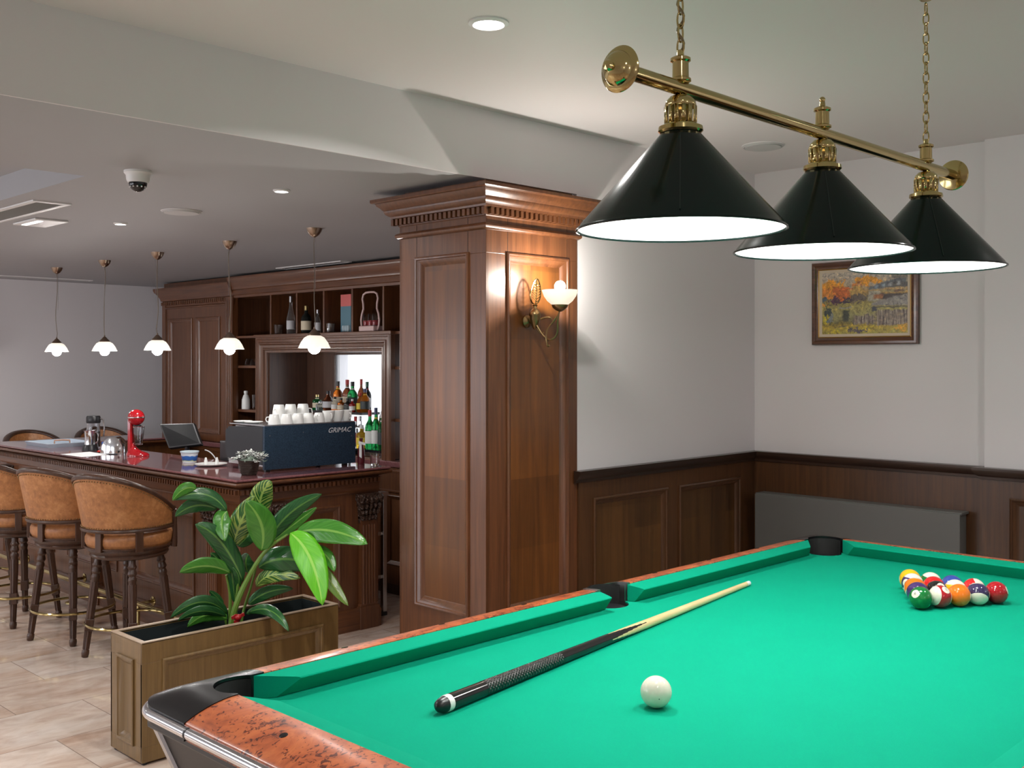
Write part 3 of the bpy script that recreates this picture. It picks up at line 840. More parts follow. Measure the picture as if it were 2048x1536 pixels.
# tapered cabinet
APR = pbr('apron_charcoal', (.020,.020,.021), .42)
m = MB()
def taper(m, x0,x1,y0,y1,z0, X0_,X1_,Y0_,Y1_,z1):
    m.add([(x0,y0,z0),(x1,y0,z0),(x1,y1,z0),(x0,y1,z0),(X0_,Y0_,z1),(X1_,Y0_,z1),(X1_,Y1_,z1),(X0_,Y1_,z1)],
          [(0,3,2,1),(4,5,6,7),(0,1,5,4),(1,2,6,5),(2,3,7,6),(3,0,4,7)])
taper(m, JX0+.01, JX1-.01, JY0+.01, JY1-.01, .60, JX0-.085, JX1+.085, JY0-.085, JY1+.085, ZC-.034)
m.build('cabinet', APR, tab, smooth=0)
MB().box(JX0-.10, JX1+.10, JY0-.10, JY1+.10, ZC-.036, ZC-.013).build('underframe', BLACKP, tab, smooth=0, bevel=.004)
m = MB()
for (a, b_) in ((JX0-.085, JX0+.01), (JX1+.085, JX1-.01)):
    for (c_, d_) in ((JY0-.085, JY0+.01), (JY1+.085, JY1-.01)):
        MB().tube([(a, c_, ZC-.036), (b_, d_, .60)], .009, n=8).build('corner_trim', CHROME, tab)
for x in (JX0+.14, JX1-.14):
    for y in (JY0+.14, JY1-.14):
        m = MB(); taper(m, x-.06,x+.06,y-.06,y+.06,0.012, x-.11,x+.11,y-.11,y+.11,.602)
        leg = m.build('leg', APR, tab, smooth=0, bevel=.004)
        MB().lathe([(.045,0),(.045,.012),(.02,.014)], (x,y,0), n=20).build('foot', CHROME, leg)
# sights
for y, s in ((JY1+.055, 1), (JY0-.055, -1)):
    for k in (1,2,3,5,6,7):
        x = 1.177 + .3085*k + (.01 if k < 4 else 0)
        MB().lathe([(0,.0),(.0085,.0),(.0078,.0012),(0,.0013)], (x,y,rz(.055)-.0002), (0,s*.23,1), 20).build('sight', BLACKG, tab)
for x, s in ((JX0-.055,-1),(JX1+.055,1)):
    for k in (1,2,3):
        MB().lathe([(0,.0),(.0085,.0),(.0078,.0012),(0,.0013)], (x, JY0+(JY1-JY0)/4*k, rz(.055)-.0002), (s*.23,0,1), 20).build('sight', BLACKG, tab)
settle(tab, ((JX0+JX1)/2, (JY0+JY1)/2, 0))

# ================================================================== BALLS
BR = .0657/2
def ball_mat(name, col, stripe=False, black_num=True):
    m, nt, b = newmat('ball_' + name)
    tc = N(nt, 'ShaderNodeTexCoord'); sp = N(nt, 'ShaderNodeSeparateXYZ'); nt.links.new(tc.outputs['Object'], sp.inputs[0])
    ax = N(nt, 'ShaderNodeMath', operation='ABSOLUTE'); nt.links.new(sp.outputs['X'], ax.inputs[0])
    g = N(nt, 'ShaderNodeMath', operation='GREATER_THAN'); g.inputs[1].default_value = BR*.925; nt.links.new(ax.outputs[0], g.inputs[0])
    IV = (.78,.74,.62)
    fac = g.outputs[0]
    if stripe:
        az = N(nt, 'ShaderNodeMath', operation='ABSOLUTE'); nt.links.new(sp.outputs['Z'], az.inputs[0])
        g2 = N(nt, 'ShaderNodeMath', operation='GREATER_THAN'); g2.inputs[1].default_value = BR*.52; nt.links.new(az.outputs[0], g2.inputs[0])
        mx = N(nt, 'ShaderNodeMath', operation='MAXIMUM'); nt.links.new(g.outputs[0], mx.inputs[0]); nt.links.new(g2.outputs[0], mx.inputs[1])
        fac = mx.outputs[0]
    mix = N(nt, 'ShaderNodeMix', data_type='RGBA'); mix.inputs[6].default_value = (*col,1); mix.inputs[7].default_value = (*IV,1)
    nt.links.new(fac, mix.inputs[0]); nt.links.new(mix.outputs[2], b.inputs['Base Color'])
    b.inputs['Roughness'].default_value = .06; b.inputs['Coat Weight'].default_value = .4; b.inputs['Coat Roughness'].default_value = .03
    return m
INK = pbr('number_ink', (.01,.01,.01), .3)
def text_mesh(txt, size, shear=0, extrude=0, space=1.0):
    cu = D.curves.new('t', 'FONT'); cu.body = txt; cu.size = size; cu.align_x = 'CENTER'; cu.align_y = 'CENTER'
    cu.shear = shear; cu.extrude = extrude; cu.space_character = space; cu.resolution_u = 3
    o = D.objects.new('t', cu); COL.objects.link(o)
    dg = bpy.context.evaluated_depsgraph_get(); dg.update()
    me = D.meshes.new_from_object(o.evaluated_get(dg))
    vs = [v.co.copy() for v in me.vertices]; fs = [tuple(p.vertices) for p in me.polygons]
    D.objects.remove(o); D.curves.remove(cu); D.meshes.remove(me)
    return vs, fs
base_ball = MB().sphere((0,0,0), BR, 40, 24)
def ball(num, col, stripe, x, y, rot, label):
    o = base_ball.build('billiard_ball', ball_mat(str(num), col, stripe))
    o.location = (x, y, ZC + BR + .0003); 
    if rot[0] == 'z':       # direction of the stripe axis (azimuth, elevation) and spin of the number discs about it
        az_, el_, sp__ = (R(q_) for q_ in rot[1:])
        zz = Vector((cos(az_)*cos(el_), sin(az_)*cos(el_), sin(el_))); hh = Vector((-sin(az_), cos(az_), 0)); uu = zz.cross(hh)
        xx = hh*cos(sp__)+uu*sin(sp__); yy = zz.cross(xx)
        o.rotation_euler = Matrix((xx, yy, zz)).transposed().to_euler()
    else: o.rotation_euler = tuple(R(a) for a in rot)
    tag(o, label, 'billiard ball', 'racked billiard balls')
    vs, fs = text_mesh(str(num), .0125 if num < 10 else .0105)
    for sgn in (1, -1):
        m = MB(); vv = []
        for v in vs:
            p = Vector((sgn*BR, sgn*v.x, v.y)); vv.append(p.normalized()*(BR+.00012))
        m.add(vv, fs); m.build('number', INK, o, smooth=0, fixn=False)
    return o
YEL=(.80,.46,.01); BLU=(.03,.06,.30); RED=(.55,.012,.014); PUR=(.05,.022,.11); ORG=(.80,.17,.008); GRN=(.006,.14,.03); MAR=(.36,.010,.016); BLK=(.008,.008,.008); NAV=(.035,.025,.075)
# rot: object +X carries the white number disc; camera is towards (-.7,-.7,+)
def rk(i, j): return (3.022+.0572*i, 1.287+(i/2-j)*.0660)
rack = [
 (0,0,6,GRN,0,(0,-30,170),'solid green billiard ball at the point of the rack nearest the cue ball'),
 (1,0,4,PUR,0,(0,0,40),'solid purple billiard ball hidden just behind the green one'),
 (1,1,15,MAR,1,('z',150,12,-130),'maroon striped billiard ball with its cream side showing, right of the green ball'),
 (2,0,13,ORG,1,('z',22,42,0),'orange striped billiard ball on the left edge of the rack behind the green ball'),
 (2,1,8,BLK,0,(0,-42,-125),'black billiard ball in the middle of the rack'),
 (2,2,5,ORG,0,(0,0,112),'bright solid orange billiard ball on the front edge of the rack'),
 (3,0,12,PUR,1,(0,-12,165),'purple striped billiard ball on the left edge in front of the yellow ball'),
 (3,1,7,RED,0,(0,0,112),'solid red billiard ball just behind the black one'),
 (3,2,9,YEL,1,(0,10,30),'cream and yellow striped billiard ball between the orange and the blue balls'),
 (3,3,10,NAV,1,('z',205,-42,0),'dark navy striped billiard ball in front of the last red ones'),
 (4,0,1,YEL,0,(0,0,112),'solid yellow billiard ball at the back left corner of the rack'),
 (4,1,14,GRN,1,(12,0,30),'cream topped striped billiard ball in the back row beside the yellow one'),
 (4,2,2,BLU,0,(0,0,112),'solid blue billiard ball in the middle of the back row'),
 (4,3,11,RED,1,('z',292,35,70),'red and cream striped billiard ball in the back row, second from the right'),
 (4,4,3,MAR,0,(0,-20,285),'solid red billiard ball at the right corner of the rack'),
]
for i, j, num, colr, st_, rot, lb in rack:
    x, y = rk(i, j); ball(num, colr, bool(st_), x, y, rot, lb)
cb = MB().sphere((0,0,0), BR, 48, 28).build('cue_ball', pbr('cue_ball_ivory', (.76,.72,.60), .07))
cb.location = (1.776, 1.318, ZC+BR+.0003); tag(cb, 'single cream white cue ball on the green cloth near the cue', 'billiard ball')
q = MB().lathe([(0,.00015),(.0011,.0001)], (0,0,0), (0,0,1), 12, cap=False)
dirv = Vector((-.66,-.73,-.16)).normalized()
q = MB().lathe([(0,0),(.0012,0)], dirv*(BR+.0001), dirv, 12, cap=False)
q.build('spot', pbr('spot_ink', (.02,.05,.03), .4), cb, fixn=False)

# ================================================================== CUE
cue = thing('billiard_cue', 'black and ash billiard cue lying on the green cloth left of the cue ball', 'cue')
A_ = Vector((1.418,1.607,0)); B_ = Vector((2.950,1.819,0))
L_ = (B_-A_).length; RB, RT = .0178, .0078
A_.z = ZC+RB+.0002; B_.z = ZC+RT+.0002
axis = (B_-A_).normalized()
def cr(t): return RB + (RT-RB)*t
def seg(ts, extra=None): return [(cr(t)*(extra or 1), t*L_) for t in ts]
MB().lathe([(0,0),(.006,.0015),(.0115,.006),(.0145,.013),(.0160,.022),(.0168,.026)], A_, axis, 32).build('rubber_bumper', BLACKP, cue)
MB().lathe([(.0172,.026),(.0176,.0275),(.0176,.040),(.0172,.0412)], A_, axis, 32).build('butt_ring', pbr('white_ring', (.75,.75,.72), .25), cue)
BUTT = pbr('black_lacquer', (.010,.009,.009), .10)
MB().lathe([(cr(.027),.0412),(cr(.10),.10*L_)], A_, axis, 32).build('butt', BUTT, cue)
MB().lathe([(cr(.29),.29*L_),(cr(.43),.43*L_)], A_, axis, 32).build('forearm', BUTT, cue)
def wrapmat():
    m, nt, b = newmat('black_linen_wrap')
    tc = N(nt, 'ShaderNodeTexCoord')
    vals = []
    mp = N(nt, 'ShaderNodeMapping'); a = math.atan2(axis.y, axis.x)
    mp.inputs['Rotation'].default_value = (0,0,-a); nt.links.new(tc.outputs['Object'], mp.inputs['Vector'])
    w1 = N(nt, 'ShaderNodeTexWave'); w1.bands_direction = 'DIAGONAL'; w1.inputs['Scale'].default_value = 60
    nt.links.new(mp.outputs[0], w1.inputs['Vector'])
    mp2 = N(nt, 'ShaderNodeMapping'); mp2.inputs['Scale'].default_value = (1,-1,-1); nt.links.new(mp.outputs[0], mp2.inputs['Vector'])
    w2 = N(nt, 'ShaderNodeTexWave'); w2.bands_direction = 'DIAGONAL'; w2.inputs['Scale'].default_value = 60
    nt.links.new(mp2.outputs[0], w2.inputs['Vector'])
    mu = N(nt, 'ShaderNodeMath', operation='MULTIPLY'); nt.links.new(w1.outputs[1], mu.inputs[0]); nt.links.new(w2.outputs[1], mu.inputs[1])
    r = ramp(nt, [(.55,(.008,.008,.008)),(.8,(.05,.05,.05))]); nt.links.new(mu.outputs[0], r.inputs[0])
    nt.links.new(r.outputs[0], b.inputs['Base Color']); b.inputs['Roughness'].default_value = .25
    bump(nt, b, mu.outputs[0], .9, .002)
    return m
MB().lathe([(cr(.10)*1.02,.10*L_),(cr(.29)*1.02,.29*L_)], A_, axis, 40).build('wrap', wrapmat(), cue)
ASH = wood('cue_ash', (.62,.45,.20), (.74,.60,.32), 'x', rough=.25, coat=.5, scale=.6, bs=.03)
# splice: black points running into the ash
sp_ = MB(); n = 64; K = 40
vs = []; t0, t1 = .43, .565
az = axis; u_ = az.cross(Vector((0,0,1))).normalized(); w_ = az.cross(u_)
for i in range(K+1):
    t = t0+(t1-t0)*i/K
    for k in range(n):
        an = 2*pi*k/n
        vs.append(A_+az*(t*L_)+u_*(cr(t)*cos(an))+w_*(cr(t)*sin(an)))
fb, fa = [], []
for i in range(K):
    wdt = (1-(i+.5)/K)*44
    for k in range(n):
        an = ((k+.5)/n*360) % 90
        (fb if abs(an-45) < wdt else fa).append((i*n+k, i*n+(k+1)%n, (i+1)*n+(k+1)%n, (i+1)*n+k))
sp_.add(vs, fb, 0); o_ = len(sp_.v) - len(vs)
for f in fa: sp_.f.append(f); sp_.m.append(1)
sp_.build('splice', [BUTT, ASH], cue, label='ash and black pointed splice')
MB().lathe([(cr(.565),.565*L_),(cr(.985),.985*L_)], A_, axis, 32).build('shaft', ASH, cue)
MB().lathe([(cr(.985)*.99,.985*L_),(cr(.997)*.99,.997*L_)], A_, axis, 24).build('ferrule', pbr('ferrule_white', (.80,.80,.78), .2), cue)
MB().lathe([(cr(.997)*.97,.997*L_),(cr(1)*.95,1.001*L_),(cr(1)*.5,1.0035*L_),(0,1.004*L_)], A_, axis, 24).build('cue_tip', pbr('tip_leather', (.45,.55,.62), .8), cue)
settle(cue, (A_+B_)/2 - Vector((0,0,.012)))

# ================================================================== BILLIARD LAMP
lampt = thing('billiard_lamp', 'brass bar lamp with three black cone shades hanging over the billiard table', 'lamp')
LY, LZ = 1.33, 2.243
SHX = (1.880, 2.512, 3.160)
MB().lathe([(.016,1.672),(.016,3.366)], (0,LY,LZ), (1,0,0), 32).build('bar', BRASS, lampt)
for x, s in ((1.675,-1),(3.363,1)):
    MB().lathe([(.017,-.004),(.030,-.002),(.046,.002),(.048,.006),(.044,.011),(.036,.014),(.034,.020),(.026,.028),(.014,.034),(.009,.036),(.009,.039),(.012,.043),(.009,.049),(0,.052)], (x,LY,LZ), (s,0,0), 40).build('end_rosette', BRASS, lampt)
SHOUT = pbr('shade_black_green', (.002,.008,.007), .17, 0, Specular_IOR_Level=.28)
SHIN = pbr('shade_white_enamel', (.88,.88,.86), .35)
BULB = emit('lamp_bulb', (1,1,.98), 30)
for k, x in enumerate(SHX):
    zc = LZ+.016
    MB().lathe([(.017,-.004),(.023,-.001),(.023,.004),(.018,.007),(.0175,.040),(.022,.043),(.022,.049),(.015,.053),(.008,.055),(.007,.066),(.004,.068)], (x,LY,zc), n=32).build('coupling', BRASS, lampt)
    if k == 1: MB().sphere((x,LY,zc+.072), .008, 16, 10).build('finial', BRASS, lampt)
    # gallery: dome with slots
    zb = 2.150
    g = MB()
    g.lathe([(.010,.077),(.022,.074),(.031,.064),(.034,.052)], (x,LY,zb), n=36, cap=False)
    g.lathe([(.034,.016),(.036,.010),(.047,.008),(.048,.0),(.044,-.004),(.040,-.004)], (x,LY,zb), n=36, cap=False)
    for q in range(14):
        a0 = 2*pi*q/14
        g.lathe([(.034,.015),(.0345,.053)], (x,LY,zb), n=3, cap=False, a0=a0, a1=a0+.26)
    g.build('gallery', BRASS, lampt, fixn=False, solid=.002)
    MB().lathe([(.022,.0),(.022,.06),(.012,.08)], (x,LY,zb-.01), n=20).build('lamp_holder', BRASS_D, lampt)
    sh = MB().lathe([(.040,2.148),(.218,1.948),(.224,1.938),(.226,1.936)], (x,LY,0), n=72, cap=False)
    so = sh.build('shade', SHOUT, lampt, fixn=False)
    MB().tube([(x+.226*cos(2*pi*j/72), LY+.226*sin(2*pi*j/72), 1.9355) for j in range(72)], .0028, n=8, closed=True).build('rolled_rim', SHOUT, so)
    MB().lathe([(.038,2.146),(.216,1.946),(.2225,1.937)], (x,LY,0), n=72, cap=False).build('enamel_lining', SHIN, so, fixn=False)
    a_ = R(215)
    MB().tube([(x+.041*cos(a_), LY+.041*sin(a_), 2.1485), (x+.2185*cos(a_), LY+.2185*sin(a_), 1.9495)], .0014, n=6).build('seam', SHOUT, so)
    MB().sphere((x,LY,2.065), .034, 20, 12).lathe([(.014,0),(.014,.05),(.030,-.004)], (x,LY,2.09), n=16).build('bulb', BULB, lampt)
def chain(x, y, z0, z1, pit=.030):
    n = int((z1-z0)/pit); m = MB()
    for i in range(n):
        zc = z0 + pit*(i+.5); pts = []
        for k in range(16):
            a = 2*pi*k/16; px_, pz = .0085*cos(a), .0195*sin(a)
            pts.append((x+px_, y, zc+pz) if i % 2 else (x, y+px_, zc+pz))
        m.tube(pts, .0022, n=6, closed=True)
    return m
ZTOP = 2.754
for x in (SHX[0], SHX[2]):
    chain(x, LY, 2.318, ZTOP).build('chain', BRASS, lampt)
    MB().lathe([(.0,-.004),(.016,-.004),(.020,0)], (x,LY,ZTOP), n=32).build('canopy', BRASS, lampt)
pts = [(SHX[0]+.007*sin(k*.9), LY+.007*cos(k*.9), 2.315+k*.0085) for k in range(50)]
MB().tube(pts, .003, n=6).build('cord', pbr('lamp_flex', (.16,.12,.05), .4), lampt)
settle(lampt, (SHX[1], LY, LZ))
LK = .91              # real size of the lamp: 41 cm shades
def _scl(o):
    if o.type == 'MESH': o.data.transform(Matrix.Scale(LK, 4))
    for c_ in o.children: _scl(c_)
_scl(lampt)
lampt.location = (2.286, 1.210, 2.1896)
for x in SHX:
    l = D.lights.new('billiard_bulb', 'POINT'); l.energy = 14.5; l.shadow_soft_size = .036; l.color = (1,.985,.95)
    lo = D.objects.new('billiard_bulb', l); COL.objects.link(lo); lo.location = (2.286+(x-SHX[1])*LK, 1.210, 2.1896+(2.022-LZ)*LK)
# ================================================================== WALL SCONCE
sc = thing('wall_sconce', 'brass wall light with a white glass bowl and a leaf ornament on the wooden pillar', 'wall lamp')
sx_, sy_ = 3.187, 2.85
wx, wy = 3.160, 3.0
MB().lathe([(.0,0),(.020,.0),(.026,.006),(.026,.010),(.018,.016),(.010,.024),(0,.026)], (wx, 3.017, 1.815), (0,-1,0), 28).build('wall_plate', BRASS_D, sc)
MB().lathe([(0,-.045),(.008,-.040),(.014,-.028),(.021,-.012),(.024,0),(.023,.010),(.025,.014),(.024,.022),(.018,.034),(.009,.042),(.008,.052),(.012,.056),(.006,.062)], (wx, 2.965, 1.825), n=28).build('body', BRASS_D, sc)
MB().tube(bez((wx,3.01,1.815),(wx,2.99,1.81),(wx,2.965,1.815),6), .007, n=10).build('stem', BRASS_D, sc)
MB().tube(bez((wx+.002,2.955,1.785),(wx+.004,2.93,1.752),(wx+.020,2.935,1.768),8), .0034, n=8).build('scroll', BRASS_D, sc)
MB().tube(bez((wx+.014,2.95,1.822),(wx+.040,2.90,1.846),(wx+.044,2.905,1.806),8), .0036, n=8, radii=[.0045-.0003*k for k in range(9)]).build('scroll', BRASS_D, sc)
MB().tube(bez((wx,2.955,1.80),(wx+.010,2.915,1.728),(sx_-.014,2.885,1.738),8)+bez((sx_-.014,2.885,1.738),(sx_+.010,2.865,1.75),(sx_-.004,2.860,1.80),8)[1:]+bez((sx_-.004,2.860,1.80),(sx_-.012,2.850,1.845),(sx_,sy_,1.856),6)[1:], .0040, n=8).build('arm', BRASS_D, sc)
MB().tube(bez((sx_-.016,2.885,1.80),(sx_-.050,2.89,1.775),(sx_-.042,2.885,1.725),8)+bez((sx_-.042,2.885,1.725),(sx_-.036,2.885,1.700),(sx_-.024,2.885,1.716),6)[1:], .0036, n=8).build('scroll', BRASS_D, sc)
MB().tube(bez((sx_-.016,2.885,1.80),(sx_-.004,2.865,1.828),(sx_-.002,2.856,1.842),6), .0034, n=8).build('scroll', BRASS_D, sc)
MB().lathe([(.006,1.852),(.018,1.858),(.030,1.868),(.034,1.877),(.034,1.880)], (sx_,sy_,0), n=32).build('cup', BRASS_D, sc)
MB().lathe([(.0,1.882),(.034,1.880),(.052,1.895),(.066,1.915),(.075,1.940),(.072,1.940),(.063,1.917),(.049,1.899),(.032,1.885),(0,1.886)], (sx_,sy_,0), n=48, cap=False).build('glass_bowl', OPAL, sc, fixn=False)
MB().sphere((sx_,sy_,1.955), .023, 20, 12).lathe([(.012,1.886),(.012,1.94)], (sx_,sy_,0), n=12).build('bulb', emit('sconce_bulb', (1,.95,.88), 65), sc)
# leaf ornament
lf = MB(); P = []
for k in range(28):
    a = 2*pi*k/28
    wv = .029*sin(a)*(1-.28*cos(a)); P.append((wx+wv, 2.960-.006*cos(a), 1.938+.052*cos(a)))
lf.tube(P, .0030, n=6, closed=True); oa = lf.build('leaf_ornament', BRASS, sc)
lf = MB()
lf.tube([(wx,2.962,1.886),(wx,2.953,1.93),(wx,2.957,1.988)], .0022, n=6)
for k in range(7):
    z = 1.896 + k*.011; h = .026*(1-(abs(z-1.928)/.066)**2)
    for s in (-1,1): lf.tube(bez((wx,2.956,z),(wx+s*h*.6,2.948,z+.004),(wx+s*h,2.958,z+.018),5), .0016, n=5)
lf.build('leaf_vein', BRASS, oa)
settle(sc, (wx, 3.0, 1.80))
def plight(name, loc, e, r=.03, col=(1,.95,.88)):
    l = D.lights.new(name, 'POINT'); l.energy = e; l.shadow_soft_size = r; l.color = col
    lo = D.objects.new(name, l); COL.objects.link(lo); lo.location = loc
plight('sconce_light', (sx_, sy_, 1.990), 12, .012, (1,.93,.84))

# ================================================================== PENDANTS
pen = thing('pendant_lamp', '', 'pendant lamp', 'pendant lamps over the bar counter')
MB().lathe([(.0,-.052),(.010,-.049),(.026,-.038),(.038,-.020),(.043,-.004),(.044,0)], (0,0,ZL), n=32).build('ceiling_rose', BRASS_P, pen)
pts = [(.0, 0, ZL-.05)] + [(.008*sin(k*.55)*(k/14), .006*sin(k*.4+1), ZL-.05-(ZL-.05-1.83)*k/14) for k in range(1,14)] + [(0,0,1.825)]
MB().tube(pts, .0026, n=6).build('flex', pbr('pendant_flex', (.20,.16,.12), .4), pen)
MB().tube([(.012,.004,ZL-.04),(.010,.004,2.05)], .0010, n=5).build('suspension_wire', STEEL, pen)
MB().lathe([(.004,1.838),(.006,1.826),(.012,1.822),(.020,1.812),(.034,1.798),(.037,1.790),(.034,1.789)], (0,0,0), n=32).build('cap', BRASS_P, pen)
MB().lathe([(.034,1.791),(.056,1.778),(.074,1.752),(.088,1.722),(.085,1.722),(.071,1.751),(.054,1.775),(.032,1.788)], (0,0,0), n=48, cap=False).build('shade', OPAL, pen, fixn=False)
MB().sphere((0,0,1.722), .034, 20, 14).build('bulb', emit('pendant_bulb', (1,.99,.97), 120), pen)
PX = 3.350; PYS = (4.81, 5.70, 6.625, 7.43, 8.28)
PL = ('nearest the pillar, over the coffee machine','second from the pillar, over the flower pot end','in the middle of the row, beside the cabinet corner','second from the far end, above the red drink mixer','farthest from the pillar, at the left end')
for i, y in enumerate(PYS):
    o = pen if i == 0 else copy_tree(pen)
    o.location = (PX, y, 0); o.rotation_euler.z = i*1.3
    o['label'] = 'bar pendant with white glass shade ' + PL[i]
    plight('pendant_light', (PX, y, 1.672), 6, .034, (1,.96,.92))
for i, y in enumerate(PYS):
    pass

# ================================================================== BACK BAR CABINET
cab = thing('back_bar_cabinet', 'tall dark wood bar cabinet with open shelves and a framed recess behind the counter', 'cabinet')
KX, KB = 4.70, 5.12
# left closed section
YA, YB, YC, YD = 9.17, 8.03, 7.91, 5.25
MB().box(KX+.016, KB, YB, YA, 0, 2.20).build('carcass', WOOD, cab, smooth=0)
b = MB(); mo = MB()
panels(b, (KX+.016,0,0), UL, (0,0,1), (-1,0,0), YB, YA, .95, 2.20, [(8.16,8.56),(8.64,9.07)], .016, 1.02, 2.03)
b.build('face_board', WOOD, cab, smooth=0)
for a_, b_ in ((8.16,8.56),(8.64,9.07)): mould(mo, (KX+.016,0,0), UL, (0,0,1), (-1,0,0), a_, b_, 1.02, 2.03)
mo.build('panel_moulding', WOOD, cab)
MB().box(KX-.012, KX+.02, YA-.05, YA+.012, .95, 2.20).build('corner_post', WOOD, cab, smooth=0, bevel=.004)
# pilaster
m = MB(); m.box(KX-.025, KX+.03, YC, YB, .95, 2.20)
for k in range(3): m.lathe([(.006,.98),(.006,2.17)], (KX-.026, YC+.028+.032*k, 0), n=10)
m.build('pilaster', WOOD, cab)
# header and cornice
MB().box(KX+.004, KB, YD-1.7, YA, 2.19, ZL-.012).build('header', WOOD, cab, smooth=0)
HP = [(.0,2.185),(.012,2.186),(.014,2.205),(.022,2.210),(.022,2.250),(.030,2.256),(.034,2.275),(.050,2.292),(.056,2.310),(.072,2.330),(.076,2.345),(.076,2.358),(0,2.360)]
MB().strip((KX,YC+.0,0),(KX,YD-1.7,0),(-1,0,0),HP).build('cornice', WOODY, cab)
HP2 = [(.0,2.13),(.010,2.132),(.012,2.142),(.004,2.150),(.004,2.20),(.020,2.205),(.024,2.225),(.044,2.262),(.064,2.285),(.072,2.305),(.072,2.322),(0,2.324)]
MB().strip((KX,YA,0),(KX,YC,0),(-1,0,0),HP2, e0=1).build('cornice', WOODY, cab)
MB().strip((KB,YA,0),(KX,YA,0),(0,1,0),HP2, e1=1).build('cornice', WOODX, cab)
d_ = MB(); y = YC+.03
while y < YA: d_.box(KX-.022, KX-.002, y, y+.018, 2.165, 2.195); y += .034
d_.build('dentils', WOOD, cab, smooth=0)
# open section
back = MB(); y = YD
WLY = 7.02     # left edge of the window seen through the recess
for a_, b_ in ((7.02,7.30),(7.303,7.62),(7.623,7.95)): back.box(5.085, 5.10, a_, b_, .95, 2.19)
back.box(5.085, 5.10, YD-1.7, 7.017, 1.70, 2.19); back.box(5.085, 5.10, YD-1.7, 7.017, .95, 1.02); back.box(5.085, 5.10, YD-1.7, 5.30, 1.02, 1.70)
back.build('back_panel', WOOD_IN, cab, smooth=0)
MB().box(KX+.01, 5.10, YD-1.7, YC, 1.842, 1.862).build('shelf', WOODY, cab, smooth=0, bevel=.002)
for y in (7.392, 7.018, 6.654, 6.293, 5.925, 5.56):
    MB().box(KX+.02, 5.085, y-.010, y+.010, 1.862, 2.19).build('divider', WOOD, cab, smooth=0)
for z in (1.240, 1.612):
    MB().box(KX+.03, 5.085, 7.45, YC, z-.022, z).build('shelf', WOODY, cab, smooth=0, bevel=.002)
    MB().box(KX+.02, 5.085, 5.3, 5.80, z-.022, z).build('shelf', WOODY, cab, smooth=0, bevel=.002)
MB().box(KX+.02, 5.10, 7.405, 7.44, .95, 1.842).build('side_panel', WOOD_IN, cab, smooth=0)
MB().box(KX+.02, 5.10, 5.80, 5.825, .95, 1.842).build('side_panel', WOOD_IN, cab, smooth=0)
# frame of the recess
FP = [(0,-.02),(0,.020),(.010,.030),(.022,.030),(.026,.022),(.046,.022),(.052,.030),(.062,.030),(.070,.018),(.090,.012),(.096,.018),(.106,.018),(.112,.004),(.130,0),(.132,-.05)]
MB().frame((KX,0,0),(0,1,0),(0,0,1), 5.790, 7.550, .82, 1.848, FP, N=(-1,0,0)).build('recess_frame', WOOD, cab)
MB().box(KX-.034, KX+.02, 5.775, 7.565, 1.838, 1.866).build('frame_cap', WOODY, cab, smooth=0, bevel=.004)
# base units
BX = 4.665
MB().box(BX+.016, KB, YD-1.7, YA, .08, .905).build('base_carcass', WOOD, cab, smooth=0)
MB().box(BX+.03, KB, YD-1.7, YA, 0, .08).build('plinth', WOOD_IN, cab, smooth=0)
MB().box(BX-.02, KB, YD-1.7, YA, .905, .945).build('work_surface', STONE, cab, smooth=0, bevel=.006)
b = MB(); mo = MB(); y = YD-1.7; ops = []
while y < YA-.5: ops.append((y+.06, y+.52)); y += .58
panels(b, (BX+.016,0,0), UL, (0,0,1), (-1,0,0), YD-1.7, YA, .08, .905, ops, .016, .22, .70)
b.box(BX-.008, BX, YD-1.7, YA, .74, .87)
b.build('face_board', WOOD, cab, smooth=0)
for a_, b_ in ops: mould(mo, (BX+.016,0,0), UL, (0,0,1), (-1,0,0), a_, b_, .22, .70, .016, MOULD_S)
for z in (.735,.875): mo.box(BX-.016, BX, YD-1.7, YA, z-.006, z+.006)
mo.build('panel_moulding', WOOD, cab)
settle(cab, (4.9, 7.2, 0))

# ================================================================== BAR COUNTER (U shape)
bar = thing('bar_counter', 'long dark wood bar counter with a red stone top, dentil trim and brass foot rail', 'bar counter')
BT = .99
ox, oy = 3.05, 5.12            # outer corner of the top
FXx, FYy = 3.13, 5.20          # faces of the body
IN = .56
YE = 8.98; XE = 4.15; YI = 8.42
# top: outline of the U
top = MB()
outline = [(ox,oy),(XE,oy),(XE,oy+.70),(ox+IN,oy+.70),(ox+IN,YI),(4.64,YI),(4.64,YE),(ox,YE)]
def inset(pts, d):
    n = len(pts); out = []
    for i in range(n):
        p0, p1, p2 = pts[i-1], pts[i], pts[(i+1)%n]
        e1 = Vector((p1[0]-p0[0], p1[1]-p0[1])).normalized(); e2 = Vector((p2[0]-p1[0], p2[1]-p1[1])).normalized()
        n1 = Vector((-e1.y, e1.x)); n2 = Vector((-e2.y, e2.x))
        out.append((p1[0]+(n1.x+n2.x)*d, p1[1]+(n1.y+n2.y)*d))
    return out
def loft(m, rings):
    n = len(rings[0][0]); vs = []; fs = []
    for pts, z in rings: vs += [(x,y,z) for x,y in pts]
    for i in range(len(rings)-1):
        for k in range(n): fs.append((i*n+k, i*n+(k+1)%n, (i+1)*n+(k+1)%n, (i+1)*n+k))
    fs.append(tuple(range((len(rings)-1)*n, len(rings)*n))); fs.append(tuple(reversed(range(n))))
    m.add(vs, fs); return m
loft(top, [(inset(outline,d),z) for d,z in ((.020,BT-.018),(.012,BT-.016),(.006,BT-.010),(.006,BT-.006),(.012,BT),(.016,BT))]).build('stone_top', STONE, bar, smooth=30)
